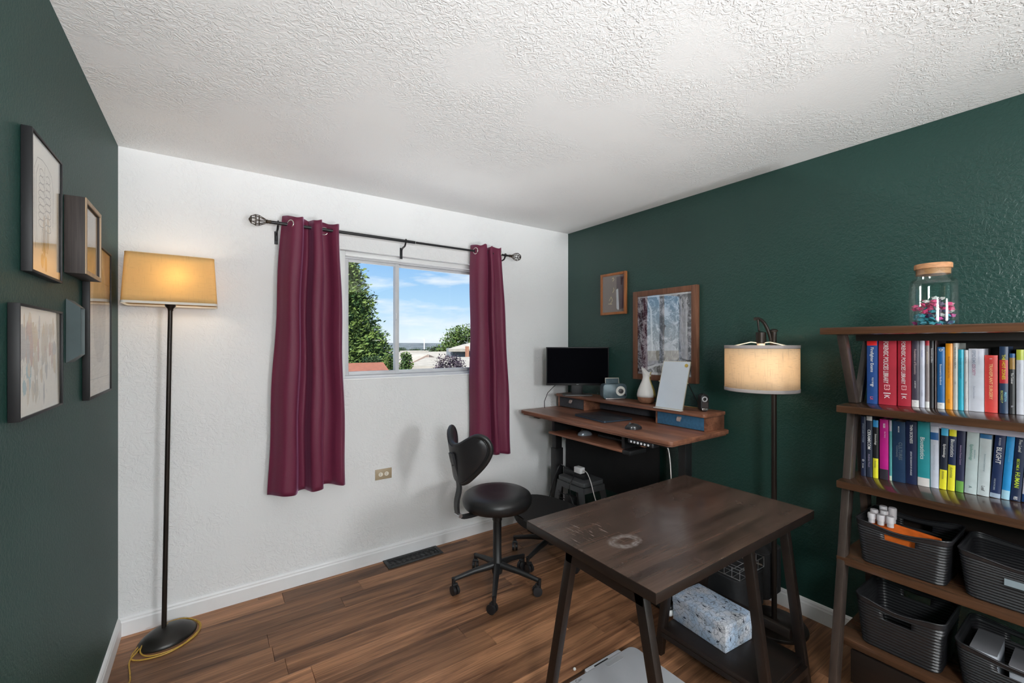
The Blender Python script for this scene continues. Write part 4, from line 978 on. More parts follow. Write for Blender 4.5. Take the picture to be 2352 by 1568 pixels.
obj('body', G().add(vv, ff), M('white_ceramic', (.72,.70,.68), .4, var=.03), t, smooth=70, solid=.004)
g = G(); fnv = lambda i, j: Vector((vx+(.001+prof[min(7, int(j*7))][0]+.0032)*math.cos(-1.35+.55*(i-.5)*(1-.4*j)), vy+(.001+prof[min(7, int(j*7))][0]+.0032)*math.sin(-1.35+.55*(i-.5)*(1-.4*j)), RT_+prof[min(7, int(j*7))][1]-.002))
g.grid(fnv, 6, 7); obj('gold_inlay', g, M('gold_inlay', (.50,.40,.12), .4, .3), t, smooth=60, solid=.0015)

# glass whiteboard easel
t = thing('desk_whiteboard', 'small white leaning glass board with a gold magnet on the desk shelf', 'whiteboard', (2.80, -1.205, RT_))
ya, yb = -1.305, -1.106; xb, xt = 2.757, 2.845; zb_, zt_ = 1.047, 1.345
dv = Vector((xt-xb, 0, zt_-zb_)); nrm = Vector((-dv.z, 0, dv.x)).normalized()
def tilted(y0, y1, f0, f1, o0, o1):
    P = lambda y, f, o: Vector((xb, y, zb_))+dv*f+nrm*o
    return G().add([P(y0,f0,o0),P(y1,f0,o0),P(y1,f1,o0),P(y0,f1,o0),P(y0,f0,o1),P(y1,f0,o1),P(y1,f1,o1),P(y0,f1,o1)], [(0,3,2,1),(4,5,6,7),(0,1,5,4),(1,2,6,5),(2,3,7,6),(3,0,4,7)])
obj('board', tilted(ya+.003, yb-.003, .01, .99, -.004, .0005), M('white_glass_board', (.62,.67,.73), .06, spec=.6, var=.02), t)
for a in ((ya, ya+.004, 0, 1), (yb-.004, yb, 0, 1), (ya, yb, 0, .012), (ya, yb, .988, 1)): obj('frame', tilted(a[0], a[1], a[2], a[3], -.005, .0012), M('champagne_frame', (.62,.57,.45), .3, .6), t)
obj('ledge', G().box(2.735, ya, RT_+.0005, 2.765, yb, RT_+.005), m_vinyl, t, bevel=.001)
mg = Vector((xb, -1.282, zb_))+dv*.91+nrm*.004
obj('magnet', G().lathe([(.011,0),(.011,.004),(.001,.0045)], n=18).xf(Matrix.Translation(mg) @ Vector((0,0,1)).rotation_difference(nrm).to_matrix().to_4x4()), M('gold_magnet', (.55,.38,.08), .3, .7), t)
g = G(); 
for yy in (ya-.004, yb+.004):
    p = Vector((xb, yy, zb_))+dv*.55; g2 = G().tube([p, (2.945, yy, RT_+.004)], .0028, 6); obj('stand_leg', g2, m_black, t, smooth=50); obj('hinge', G().ell(p, .005,.005,.005, 10, 6), M('brass_hinge', (.6,.5,.3), .3, .8), t, smooth=60)
obj('stand_bar', G().tube([(2.945, ya-.004, RT_+.004), (2.945, yb+.004, RT_+.004)], .0028, 6), M('brass_bar', (.5,.36,.16), .35, .8), t, smooth=50)

# little speaker / camera at the near end
t = thing('desk_speaker', 'small black rounded desktop speaker at the near end of the riser', 'speaker', (2.87, -1.372, RT_), rz=-YAW)
prof = rrect(-.024, .001, .024, .106, .022, 6); obj('body', G().prism(prof, -.024, .026, 'y'), m_blackplastic, t, bevel=.005, seg=3, local=True)
d = obj('ring', G().torus((-.002,-.0245,.076), .0135, .0045, (0,1,0), 24, 8), M('pale_grey_ring', (.5,.5,.53), .4), t, smooth=60, local=True)
obj('lens', G().ell((-.002,-.0255,.076), .0085, .004, .0085, 14, 8), M('dark_lens', (.02,.02,.025), .15), d, smooth=60, local=True)
obj('trim', G().box(-.018, -.027, .008, .018, -.0242, .019), M('chrome_strip', (.6,.6,.62), .2, .9), t, bevel=.001, local=True)
obj('grille', G().prism(rrect(-.018, .022, .018, .058, .006, 4), -.0262, -.0242, 'y'), M('brown_grille', (.05,.04,.04), .8, bump=.4, bs=300), t, local=True)

# laptop, mouse
t = thing('laptop', 'closed thin dark laptop lying on the standing desk', 'laptop', (2.64, -.755, DZ), rz=R_(-7))
m_lap = M('charcoal_laptop', (.035,.036,.042), .42, .4, var=.05)
obj('base', G().prism(rrect(-.125, -.165, .125, .165, .012, 4), .002, .011, 'z'), M('blue_grey_edge', (.07,.11,.16), .3, .6), t, bevel=.002, local=True)
obj('lid', G().prism(rrect(-.125, -.165, .125, .165, .012, 4), .0115, .017, 'z'), m_lap, t, bevel=.002, local=True)
for yy in (-.14, .14): obj('foot', G().box(-.1, yy-.005, .0, .1, yy+.005, .002), m_blackplastic, t, local=True)
def mouse(name, label, loc, rz, mat):
    t = thing(name, label, 'mouse', loc, rz)
    def fn(i, j):
        a = 2*PI*i; f = j; r = math.sin(f*PI/2)
        x = .031*r*math.cos(a)*(1+.08*math.sin(a)); y = .054*r*math.sin(a)
        return Vector((x, y, .001+.034*math.cos(f*PI/2)**.55*(1-.35*(y/.054)**2)))
    obj('shell', G().grid(fn, 28, 10), mat, t, smooth=70, local=True)
    obj('wheel', G().cyl((-.003,.022,.0345),(.003,.022,.0345), .007, n=12), m_black, t, local=True, smooth=40)
    obj('side_strip', G().tube([(.031*math.cos(a)*1.0, .054*math.sin(a), .012) for a in [R_(-60+12*k) for k in range(11)]], .003, 6), M('silver_strip', (.45,.45,.47), .3, .7), t, local=True, smooth=50)
    return t
mouse('computer_mouse', 'black computer mouse on the near part of the desktop', (2.505, -1.135, DZ), R_(60), M('glossy_black_shell', (.02,.02,.022), .2))
mouse('computer_mouse', 'silver grey computer mouse on the pull out keyboard tray', (2.56, -.66, .808), R_(70), M('silver_grey_shell', (.30,.33,.38), .25, .3))
t = thing('keyboard', 'dark keyboard at the back of the pull out tray', 'keyboard', (2.655, -.72, .808))
obj('body', G().prism(rrect(2.60, -1.06, 2.71, -.74, .008, 3), .8085, .822, 'z'), m_blackplastic, t, bevel=.002)
for rr in range(4):
    for cc in range(12): obj('key', G().box(2.606+.025*rr, -1.052+.0258*cc, .8221, 2.628+.025*rr, -1.052+.0258*cc+.022, .826), m_blackplastic, t)

# cords, stool, panel below the desk
t = thing('plastic_step_stool', 'grey plastic step stool with arched side under the desk', 'step stool', (2.72, -.45, 0))
m_gp = M('grey_plastic', (.085,.088,.092), .5, var=.08)
SX0, SX1, SY0, SY1, SH = 2.56, 2.84, -.645, -.295, .44
obj('tread', G().prism(rrect(SX0+.03, SY0+.03, SX1-.03, SY1-.03, .03, 5), SH-.03, SH, 'z'), m_gp, t, bevel=.008, seg=3)
for xx in (SX0, SX1):
    s = 1 if xx == SX0 else -1
    arch = [(SY0-.02,.002),(SY0+.035,.002),(SY0+.060,.28),(SY0+.085,SH-.075),(SY1-.085,SH-.075),(SY1-.060,.28),(SY1-.035,.002),(SY1+.02,.002),(SY1-.015,.30),(SY1-.035,SH-.035),(SY0+.035,SH-.035),(SY0+.015,.30)]
    g = G(); g.prism(arch, 0, 1, 'x'); g.v = [Vector((xx+s*(.012*p.x+.075*p.z), p.y, p.z)) for p in g.v]; obj('side', g, m_gp, t, smooth=30)
for yy in (SY0, SY1):
    s = 1 if yy == SY0 else -1
    g = G(); g.box(SX0+.035, 0, SH-.075, SX1-.035, .012, SH-.035); g.v = [Vector((p.x, yy+s*(.025+p.y), p.z)) for p in g.v]; obj('end_panel', g, m_gp, t)
t = thing('power_strip', 'black power strip on the grey step stool under the desk', 'power strip', (2.70, -.42, SH))
obj('body', G().box(2.655, -.555, SH+.0005, 2.72, -.32, SH+.045), m_blackplastic, t, bevel=.006)
for k in range(4): obj('socket', G().box(2.675, -.53+.05*k, SH+.0452, 2.70, -.505+.05*k, SH+.048), m_black, t)
g = G(); g.tube(catmull([(2.69,-.33,SH+.03),(2.66,-.29,SH+.06),(2.63,-.30,SH+.05),(2.60,-.29,SH-.02),(2.575,-.265,.30),(2.56,-.26,.20)], 24), .005, 6); obj('cord', g, m_blackplastic, t, smooth=60)
t = thing('power_adapter', 'white charger block plugged into the power strip with a white cord', 'charger', (2.66, -.50, SH+.05))
obj('block', G().box(2.625, -.545, SH+.049, 2.675, -.475, SH+.094), M('white_plastic', (.75,.75,.76), .35), t, bevel=.006)
cpt = catmull([(2.65,-.546,SH+.075),(2.64,-.60,SH+.072),(2.62,-.66,SH+.02),(2.62,-.70,SH-.08),(2.63,-.75,SH-.18),(2.65,-.83,SH-.30),(2.68,-.93,.06),(2.70,-.98,.006)], 40)
obj('cord', G().tube(cpt, .0035, 6), M('white_cord', (.78,.77,.75), .5), t, smooth=60)
t = thing('power_brick', 'black adapter brick hanging in the step stool arch on its cord', 'power brick', (2.565, -.47, .16))
obj('brick', G().box(2.548, -.555, .19, 2.588, -.455, .335), m_black, t, bevel=.006)
obj('tag', G().box(2.545, -.515, .155, 2.549, -.475, .20), M('paper_tag', (.72,.70,.66), .7), t)
obj('cord', G().tube(catmull([(2.57,-.50,.334),(2.565,-.495,.40),(2.60,-.49,SH+.004),(2.66,-.46,SH+.048)], 14), .004, 6), m_blackplastic, t, smooth=60)
for k in range(3): obj('coil', G().tube(catmull([(2.58,-.455,.25+.035*k),(2.56,-.41,.255+.035*k),(2.57,-.37,.245+.04*k),(2.60,-.34,.26+.035*k)], 12), .0032, 5), m_blackplastic, t, smooth=60)
obj('cord', G().tube(catmull([(2.57,-.50,.336),(2.545,-.53,.33),(2.55,-.60,.22),(2.60,-.68,.10),(2.62,-.72,.008)], 20), .005, 6), m_blackplastic, t, smooth=60)
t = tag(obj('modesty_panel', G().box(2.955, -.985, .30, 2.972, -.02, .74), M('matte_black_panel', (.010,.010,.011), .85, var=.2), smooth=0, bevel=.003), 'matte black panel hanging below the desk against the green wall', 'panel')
t = tag(obj('white_charging_cord', G().tube(catmull([(2.46,-1.37,.90),(2.50,-1.385,.86),(2.56,-1.36,.70),(2.60,-1.33,.55),(2.62,-1.28,.40),(2.66,-1.20,.2),(2.70,-1.15,.006)], 30), .0032, 6), M('white_cord', (.7,.7,.7), .5), smooth=60), 'thin white cord dropping from the height controller behind the table', 'cord')

# ------------------------------------------------------------------ foreground table
TX0, TX1, TY0, TY1, TZ = 1.413, 2.478, -2.113, -1.502, .75
def table_top_mat():
    m = m_dwoodx.copy(); m.name = 'scratched_table_wood'; t = m.node_tree; b = t.nodes['Principled BSDF']
    geo = N(t, 'ShaderNodeNewGeometry'); lk_ = b.inputs['Base Color'].links[0].from_socket
    # pale ring stain and fine scratches near the far left corner
    sub = N(t, 'ShaderNodeVectorMath', operation='SUBTRACT'); sub.inputs[1].default_value = (1.595, -1.845, .75); t.links.new(geo.outputs['Position'], sub.inputs[0])
    mp_ = N(t, 'ShaderNodeMapping'); mp_.inputs[3].default_value = (1.0, 1.5, 0); t.links.new(sub.outputs[0], mp_.inputs[0])
    ns = N(t, 'ShaderNodeTexNoise', n2=28.0, n3=4.0); t.links.new(geo.outputs['Position'], ns.inputs[0])
    ln = N(t, 'ShaderNodeVectorMath', operation='LENGTH'); t.links.new(mp_.outputs[0], ln.inputs[0])
    ma = N(t, 'ShaderNodeMath', operation='MULTIPLY_ADD', n1=.03); t.links.new(ns.outputs[0], ma.inputs[0]); t.links.new(ln.outputs['Value'], ma.inputs[2])
    rr = ramp(t, [(.046, 0), (.062, .5), (.068, .18), (.074, .45), (.092, 0)]); t.links.new(ma.outputs[0], rr.inputs[0])
    ns2 = N(t, 'ShaderNodeTexNoise', n2=55.0, n3=3.0); t.links.new(geo.outputs['Position'], ns2.inputs[0]); r4 = ramp(t, [(.38, .25), (.66, 1)]); t.links.new(ns2.outputs[0], r4.inputs[0])
    mq = N(t, 'ShaderNodeMath', operation='MULTIPLY'); t.links.new(rr.outputs[0], mq.inputs[0]); t.links.new(r4.outputs[0], mq.inputs[1])
    # scratches
    mp2 = N(t, 'ShaderNodeMapping'); mp2.inputs[2].default_value = (0, 0, R_(-35)); mp2.inputs[3].default_value = (90, 9, 1); t.links.new(geo.outputs['Position'], mp2.inputs[0])
    n5 = N(t, 'ShaderNodeTexNoise', n2=1.6, n3=5.0); t.links.new(mp2.outputs[0], n5.inputs[0]); r5 = ramp(t, [(.62, 0), (.70, .8)]); t.links.new(n5.outputs[0], r5.inputs[0])
    s2 = N(t, 'ShaderNodeVectorMath', operation='SUBTRACT'); s2.inputs[1].default_value = (1.54, -1.73, .75); t.links.new(geo.outputs['Position'], s2.inputs[0])
    l2 = N(t, 'ShaderNodeVectorMath', operation='LENGTH'); t.links.new(s2.outputs[0], l2.inputs[0]); r6 = ramp(t, [(.03, 1), (.14, 0)]); t.links.new(l2.outputs['Value'], r6.inputs[0])
    m5 = N(t, 'ShaderNodeMath', operation='MULTIPLY'); t.links.new(r5.outputs[0], m5.inputs[0]); t.links.new(r6.outputs[0], m5.inputs[1])
    mx_ = N(t, 'ShaderNodeMath', operation='MAXIMUM'); t.links.new(mq.outputs[0], mx_.inputs[0]); t.links.new(m5.outputs[0], mx_.inputs[1])
    mm = N(t, 'ShaderNodeMixRGB'); mm.inputs[2].default_value = (.42,.39,.38,1); t.links.new(mx_.outputs[0], mm.inputs[0]); t.links.new(lk_, mm.inputs[1]); t.links.new(mm.outputs[0], b.inputs['Base Color'])
    # haze of wear in the gloss
    nr = N(t, 'ShaderNodeTexNoise', n2=6.0, n3=4.0); t.links.new(geo.outputs['Position'], nr.inputs[0]); rrr = ramp(t, [(.3, .17), (.7, .30)]); t.links.new(nr.outputs[0], rrr.inputs[0]); t.links.new(rrr.outputs[0], b.inputs['Roughness'])
    return m
t = thing('wooden_table', 'dark stained wooden table with scratched top and angled legs in the foreground', 'table', (1.95, -1.81, 0))
obj('tabletop', G().box(TX0, TY0, TZ-.034, TX1, TY1, TZ-.0015), m_dwood, t, bevel=.0012)
obj('top_veneer', G().box(TX0+.0008, TY0+.0008, TZ-.0014, TX1-.0008, TY1-.0008, TZ), table_top_mat(), t)
def tleg(x, yt, yb, name='leg'):
    w_, d_ = .036, .030
    g = G(); P = []
    for z, yy in ((.0005, yb), (TZ-.0345, yt)):
        P += [(x-d_/2, yy-w_/2, z), (x+d_/2, yy-w_/2, z), (x+d_/2, yy+w_/2, z), (x-d_/2, yy+w_/2, z)]
    return obj(name, g.add(P, [(3,2,1,0),(4,5,6,7),(0,1,5,4),(1,2,6,5),(2,3,7,6),(3,0,4,7)]), m_dwood, t, bevel=.002)
tleg(1.445, -1.735, -1.585); tleg(1.445, -2.035, -2.185)
for xx in (2.115, 2.425): tleg(xx, -2.01, -2.105); tleg(xx, -1.70, -1.610)
obj('apron', G().box(1.43, -2.055, TZ-.075, 1.46, -1.715, TZ-.0345), m_dwood, t)
obj('apron', G().box(2.10, -2.03, TZ-.075, 2.44, -2.00, TZ-.0345), m_dwood, t)
obj('apron', G().box(2.10, -1.72, TZ-.075, 2.44, -1.69, TZ-.0345), m_dwood, t)
obj('shelf', G().box(2.098, -2.095, .118, 2.425, -1.628, .141), m_dwood, t, bevel=.002)
obj('shelf_rail', G().box(2.098, -2.0, .095, 2.128, -1.63, .1175), m_dwood, t)
obj('shelf_rail', G().box(2.412, -2.045, .190, 2.438, -1.645, .228), m_dwood, t, bevel=.002)
obj('end_rail', G().box(2.13, -2.115, .085, 2.41, -2.095, .1175), m_dwood, t)

def map_mat():
    m, tt, b, o = base_mat('blue_grey_map_print'); b.inputs['Roughness'].default_value = .6
    tcn = N(tt, 'ShaderNodeTexCoord'); P = tcn.outputs['Object']
    n1 = N(tt, 'ShaderNodeTexNoise', n2=14.0, n3=3.0); tt.links.new(P, n1.inputs[0]); cr = ramp(tt, [(.4, (.36,.46,.60)), (.6, (.55,.56,.60))]); tt.links.new(n1.outputs[0], cr.inputs[0])
    wn = N(tt, 'ShaderNodeTexNoise', n2=30.0, n3=2.0); tt.links.new(P, wn.inputs[0])
    av = N(tt, 'ShaderNodeVectorMath', operation='MULTIPLY_ADD'); av.inputs[1].default_value = (.03,.03,.03); tt.links.new(wn.outputs['Color'], av.inputs[0]); tt.links.new(P, av.inputs[2])
    vo = N(tt, 'ShaderNodeTexVoronoi', feature='DISTANCE_TO_EDGE'); vo.inputs['Scale'].default_value = 45; tt.links.new(av.outputs[0], vo.inputs['Vector'])
    r2 = ramp(tt, [(.015, 0), (.05, 1)]); tt.links.new(vo.outputs['Distance'], r2.inputs[0])
    mm = N(tt, 'ShaderNodeMixRGB'); mm.inputs[1].default_value = (.16,.18,.22,1); tt.links.new(r2.outputs[0], mm.inputs[0]); tt.links.new(cr.outputs[0], mm.inputs[2])
    tt.links.new(mm.outputs[0], b.inputs['Base Color']); return m
bxc, byc = 2.277, -1.770
t = thing('storage_box', 'small blue grey patterned box with dark leaf motifs on the table shelf', 'box', (bxc, byc, .141), rz=R_(-5))
mm_ = map_mat()
obj('body', G().box(-.095, -.136, .0008, .095, .136, .082), mm_, t, bevel=.002, local=True)
obj('lid', G().box(-.097, -.138, .083, .097, .138, .117), mm_, t, bevel=.002, local=True)
m_motif = M('dark_leaf_ink', (.03,.04,.06), .7); rn = random.Random(3)
def motif(P, ux, uy, a):
    c, s = math.cos(a), math.sin(a)
    pts_ = [(-.011,0),(-.004,.003),(0,.0075),(.002,.0035),(.012,.001),(.003,-.003),(-.003,-.003)]
    q = [P+ux*(x*c-y*s)+uy*(x*s+y*c) for x, y in pts_]
    obj('leaf_motif', G().add(q, [tuple(range(7))]), m_motif, t, local=True)
for (x, y) in ((-.06,-.10),(-.05,0),(-.06,.09),(.01,-.11),(.02,-.05),(.0,.05),(.05,-.09),(.06,.02),(.05,.11),(.07,-.03)): motif(Vector((x, y, .1174)), Vector((0,1,0)), Vector((1,0,0)), rn.uniform(-.6,.6))
for (y, z) in ((-.11,.09),(-.06,.05),(0,.09),(.07,.04),(.10,.10),(-.10,.03)): motif(Vector((-.0975 if z > .083 else -.0954, y, z)), Vector((0,1,0)), Vector((0,0,1)), rn.uniform(-1,1))
for (x, z) in ((-.06,.05),(0,.04),(.05,.06),(.03,.1)): motif(Vector((x, -.1385 if z > .083 else -.1364, z)), Vector((1,0,0)), Vector((0,0,1)), rn.uniform(.8,2))
t = thing('small_case', 'tiny white and black case on the shelf behind the patterned box end', 'case', (2.20, -1.62, .141))
obj('shell', G().ell((2.20,-1.61,.160), .018,.012,.0185, 14, 8), M('white_plastic_shell', (.7,.7,.7), .3), t, smooth=60)
obj('cap', G().ell((2.20,-1.61,.185), .0185,.0125,.012, 14, 8), m_black, t, smooth=60)

# silver flat device on the floor
t = thing('silver_device', 'flat silver device lying on the floor under the table', 'device', (1.78, -1.70, 0))
m_sil = M('silver_plastic', (.56,.57,.60), .4, .1, var=.03)
sx0, sx1, sy0, sy1 = 1.55, 2.005, -1.92, -1.535
obj('base', G().prism(rrect(sx0, sy0, sx1, sy1, .035, 6), .002, .026, 'z'), m_sil, t, bevel=.003)
obj('lid', G().prism(rrect(sx0+.002, sy0+.002, sx1-.002, sy1-.006, .035, 6), .0268, .044, 'z'), m_sil, t, bevel=.003)
obj('handle_tab', G().prism(rrect(sx0+.16, sy1-.012, sx1-.075, sy1+.014, .008, 4), .010, .0405, 'z'), m_sil, t, bevel=.003)
obj('grip_recess', G().prism(rrect(sx1-.20, sy1-.040, sx1-.095, sy1-.018, .008, 4), .0438, .0448, 'z'), M('grey_recess', (.30,.30,.31), .5), t)
obj('slot', G().box(sx1-.245, sy1-.002, .0402, sx1-.16, sy1+.004, .0412), m_black, t)
gt, tw, th = text_g('Can', .014); gt.xf(Matrix.Translation((sx0+.08, sy1-.02, .0444))); obj('lettering', gt, m_black, t)
tag(obj('paper_scrap', G().ell((1.71, -1.462, .0068), .0075,.007,.0065, 8, 6), M('white_scrap', (.8,.8,.78), .8), smooth=50), 'tiny white paper ball on the floor beside the silver device', 'paper scrap')

# low black padded seat with wire tray, near the arc lamp
t = thing('padded_ottoman', 'low black padded ottoman with tan seam beneath the lamp behind the table', 'ottoman', (2.67, -1.61, 0))
m_pad = M('black_upholstery', (.016,.016,.018), .75, var=.15, vs_=60, bump=.2, bs=300)
obj('seat', G().prism(rrect(2.475, -1.802, 2.735, -1.425, .04, 6), .12, .30, 'z'), m_pad, t, bevel=.025, seg=4)
obj('back_pad', G().prism(rrect(2.737, -1.802, 2.93, -1.425, .04, 6), .12, .36, 'z'), m_pad, t, bevel=.025, seg=4)
obj('seam', G().tube([(2.737, -1.78, .302), (2.737, -1.45, .302)], .006, 6), M('tan_piping', (.28,.20,.13), .7), t, smooth=60)
for xx in (2.52, 2.88):
    for yy in (-1.62, -1.46): obj('foot', G().lathe([(.018,.0005),(.026,.119)], (xx, yy, 0), 14), m_black, t, smooth=50)
m_wire = M('silver_wire', (.55,.55,.57), .3, .8)
t = thing('wire_tray', 'silver wire tray resting on the black ottoman behind the table leg', 'wire tray', (2.605, -1.70, .302))
wx0, wx1, wy0, wy1, wz = 2.485, 2.725, -1.795, -1.60, .306
for k in range(6): yy = wy0+(wy1-wy0)*k/5; obj('wire', G().tube([(wx0,yy,wz+.05),(wx0,yy,wz),(wx1,yy,wz),(wx1,yy,wz+.05)], .0018, 5), m_wire, t, smooth=60)
for k in range(5): xx = wx0+(wx1-wx0)*k/4; obj('wire', G().tube([(xx,wy0,wz+.05),(xx,wy0,wz+.0015),(xx,wy1,wz+.0015),(xx,wy1,wz+.05)], .0018, 5), m_wire, t, smooth=60)
obj('rim', G().tube([(wx0,wy0,wz+.05),(wx1,wy0,wz+.05),(wx1,wy1,wz+.05),(wx0,wy1,wz+.05)], .0028, 6, closed=True), m_wire, t, smooth=60)

# ------------------------------------------------------------------ bookshelf
BY0, BY1 = -3.22, -2.22           # near and far ends (far end is the one in view)
LV = [1.517, 1.215, .919, .624, .315]
t = thing('bookshelf', 'dark brown five shelf bookcase with angled end frames on the right', 'bookshelf', (2.57, -2.7, 0))
obj('top_board', G().box(2.275, BY0-.03, LV[0]-.026, 2.862, BY1+.015, LV[0]), m_shelfw, t, bevel=.003)
for z in LV[1:]:
    obj('shelf_board', G().box(2.402, BY0, z-.028, 2.742, BY1+.004, z), m_shelfw, t, bevel=.003)
obj('front_rail', G().box(2.395, BY0+.04, .16, 2.412, BY1-.045, .283), m_dwood, t, bevel=.002)
obj('top_rail', G().box(2.45, BY0+.045, LV[0]-.050, 2.475, BY1-.045, LV[0]-.0265), m_dwood, t)
obj('back_panel', G().box(2.742, BY0+.03, LV[1]-.02, 2.752, BY1-.03, LV[0]-.027), m_dwood, t)
obj('back_panel', G().box(2.743, BY0+.03, .60, 2.753, BY1-.03, LV[1]-.02), m_dwood, t)
def slant(x0, z0, x1, z1, w_, ya, yb, name='frame_leg'):
    a = Vector((x0, 0, z0)); b = Vector((x1, 0, z1)); w = w_/2
    return obj(name, G().prism([(x0-w, z0), (x0+w, z0), (x1+w, z1), (x1-w, z1)], ya, yb, 'y'), m_frame2, t, bevel=.002)
for ye in (BY1-.024, BY0+.002):
    slant(2.312, .0008, 2.535, LV[1]-.0285, .05, ye, ye+.026); slant(2.828, .0008, 2.605, LV[1]-.0285, .05, ye, ye+.026)
    slant(2.548, LV[1]+.0005, 2.420, LV[0]-.0265, .042, ye, ye+.026); slant(2.596, LV[1]+.0005, 2.722, LV[0]-.0265, .042, ye, ye+.026)
# glass jar with paper stars
jx, jy, jz = 2.50, -2.476, LV[0]
t = thing('glass_jar', 'clear glass jar with cork lid on top of the bookshelf', 'jar', (jx, jy, jz))
m_jar = clear_glass('jar_glass', tint=(.93,.95,.94), gloss=1.0)
prof = [(.050,.001),(.060,.003),(.0635,.010),(.0640,.020),(.0640,.150),(.0635,.158),(.058,.167),(.051,.172),(.0495,.178),(.0495,.205)]
inner = [(r-.0028, max(z, .005)) for r, z in reversed(prof)]
obj('glass_body', G().lathe(prof+inner, (jx,jy,jz), 48), m_jar, t, smooth=50)
obj('cork_lid', G().lathe([(.0455,.186),(.0460,.2055),(.0505,.206),(.0505,.222),(.049,.224),(.001,.224)], (jx,jy,jz), 40), M('cork_lid', (.50,.24,.11), .6, var=.2, vs_=70, stretch=(1,1,6)), t, smooth=40)
starm = []
def star_mesh(mat, nm):
    vv = [(0,0,.0065),(0,0,-.0065)]; n = 10
    for k in range(n):
        r = .0120 if k % 2 == 0 else .0082; a = 2*PI*k/n; vv.append((r*math.cos(a), r*math.sin(a), 0))
    ff = []
    for k in range(n): a = 2+k; b = 2+(k+1) % n; ff += [(0, a, b), (1, b, a)]
    me = bpy.data.meshes.new('paper_star'); me.from_pydata(vv, [], ff); me.materials.append(mat); return me
cols = [('pink', (.70,.06,.20)), ('rose', (.62,.20,.30)), ('teal', (.03,.26,.33)), ('white', (.72,.68,.68)), ('navy', (.05,.06,.14)), ('magenta', (.55,.05,.28)), ('sky blue', (.10,.38,.50)), ('dusty purple', (.19,.14,.22))]
meshes = [(c, star_mesh(M(c.replace(' ', '_')+'_star_paper', v, .55), c)) for c, v in cols]
rn = random.Random(21); placed = []
for lay in range(8):
    z = .014+.0125*lay
    cnt = [18, 18, 18, 17, 16, 12, 7, 2][lay]
    for k in range(cnt):
        for tr in range(60):
            a = rn.uniform(0, 2*PI); q = .049*math.sqrt(rn.random())
            if lay >= 6: q *= .6
            p = Vector((jx+q*math.cos(a), jy+q*math.sin(a), jz+z+rn.uniform(-.002,.002)))
            if all((p-o).length > .0150 for o in placed): break
        else: continue
        placed.append(p)
        ci = rn.choice([2,2,6,6,3,5,4]) if lay < 3 else rn.choice([0,0,1,4,3,7,0,2])
        if lay == 7: ci = 3
        c, me = meshes[ci]
        o = bpy.data.objects.new('paper_star', me); COL.objects.link(o); o.location = p
        o.rotation_euler = (rn.uniform(-.8,.8), rn.uniform(-.8,.8), rn.uniform(0, 6))
        tag(o, 'small folded %s paper star inside the glass jar' % c, 'paper star', '%s paper stars in the jar' % c)

# ------------------------------------------------------------------ books
def ray_y(u, x): 
    a = (u-1176)/FPX; D = FW+RT*a; k = (x-CAM.x)/D.x; return CAM.y+k*D.y
def ray_z(u, v, x):
    a = (u-1176)/FPX; D = FW+RT*a; k = (x-CAM.x)/D.x; return CAM.z+k*(790-v)/FPX
m_pages = M('cream_pages', (.66,.62,.54), .85, var=.06, vs_=200, stretch=(1,30,1))
_bm = {}
def bmat(c, rough=.38):
    k = tuple(round(x, 3) for x in c)
    if k not in _bm: _bm[k] = M('book_cover_%d' % len(_bm), c, rough, var=.07, vs_=30, bump=.03, bs=300)
    return _bm[k]
def book(label, u0, u1, vt, zshelf, col, lean=0, depth=.165, bands=(), texts=(), group=None, xoff=0, ylim=None):
    uc = (u0+u1)/2; xs = 2.560+(uc-2000)*.00022+xoff
    ya = ray_y(u1, xs)+.0004; yb = ray_y(u0, xs)-.0004; H = ray_z(uc, vt, xs)-zshelf; Wd = yb-ya
    D = min(depth, 2.738-xs)
    t = thing('book', label, 'book', (xs, (ya+yb)/2, zshelf+.0006)); t['group'] = group
    w = Wd/2; c = .0022 if Wd > .012 else .0012
    def P(g): return g
    m = bmat(col)
    # spine, gently rounded
    n = 6; poly = []
    for i in range(n+1):
        f = -1+2*i/n; poly.append((-.0022*(1-f*f)-.0003, f*w))
    poly += [(c*1.4, w), (c*1.4, -w)]
    sp = obj('spine', G().prism(poly, 0, H, 'z'), m, t, local=True, smooth=35)
    obj('cover', G().box(c*1.4+.0001, w-c, 0, D, w, H), m, t, local=True)
    obj('cover', G().box(c*1.4+.0001, -w, 0, D, -w+c, H), m, t, local=True)
    obj('pages', G().box(c*1.4+.0002, -w+c+.0001, .003, D-.004, w-c-.0001, H-.003), m_pages, t, local=True)
    for (f0, f1, bc) in bands:
        pl = [(a-.00035 if a < c else a, b*1.0) for a, b in poly]
        obj('band', G().prism([(a, b) for a, b in pl[:n+1]]+[(0, w), (0, -w)], H*f0, H*f1, 'z'), bmat(bc), sp, local=True, smooth=35)
    for (txt, f_top, f_len, size, tc, off) in texts:
        # size: cap height as a share of the spine width; runs down the spine
        g, tw, th = text_g(txt, min(size*Wd, .9*Wd), bold=.012, maxw=f_len*H)
        if g is None: continue
        vv = []
        for p in g.v:
            yy = -(p.y)+off*Wd; f = max(-1, min(1, yy/w)); vv.append(Vector((-.0022*(1-f*f)-.0012, yy, H*(1-f_top)-p.x)))
        g.v = vv; obj('lettering', g, bmat(tc), sp, local=True)
    if lean: t.rotation_euler = (R_(-lean), 0, 0); t.location.z += abs(math.sin(R_(lean)))*w
    return t
WH = (.72,.71,.70); YE = (.75,.68,.03)
Z1, Z2 = LV[1], LV[2]; G1 = 'books on the second shelf of the bookcase'; G2 = 'books on the third shelf of the bookcase'
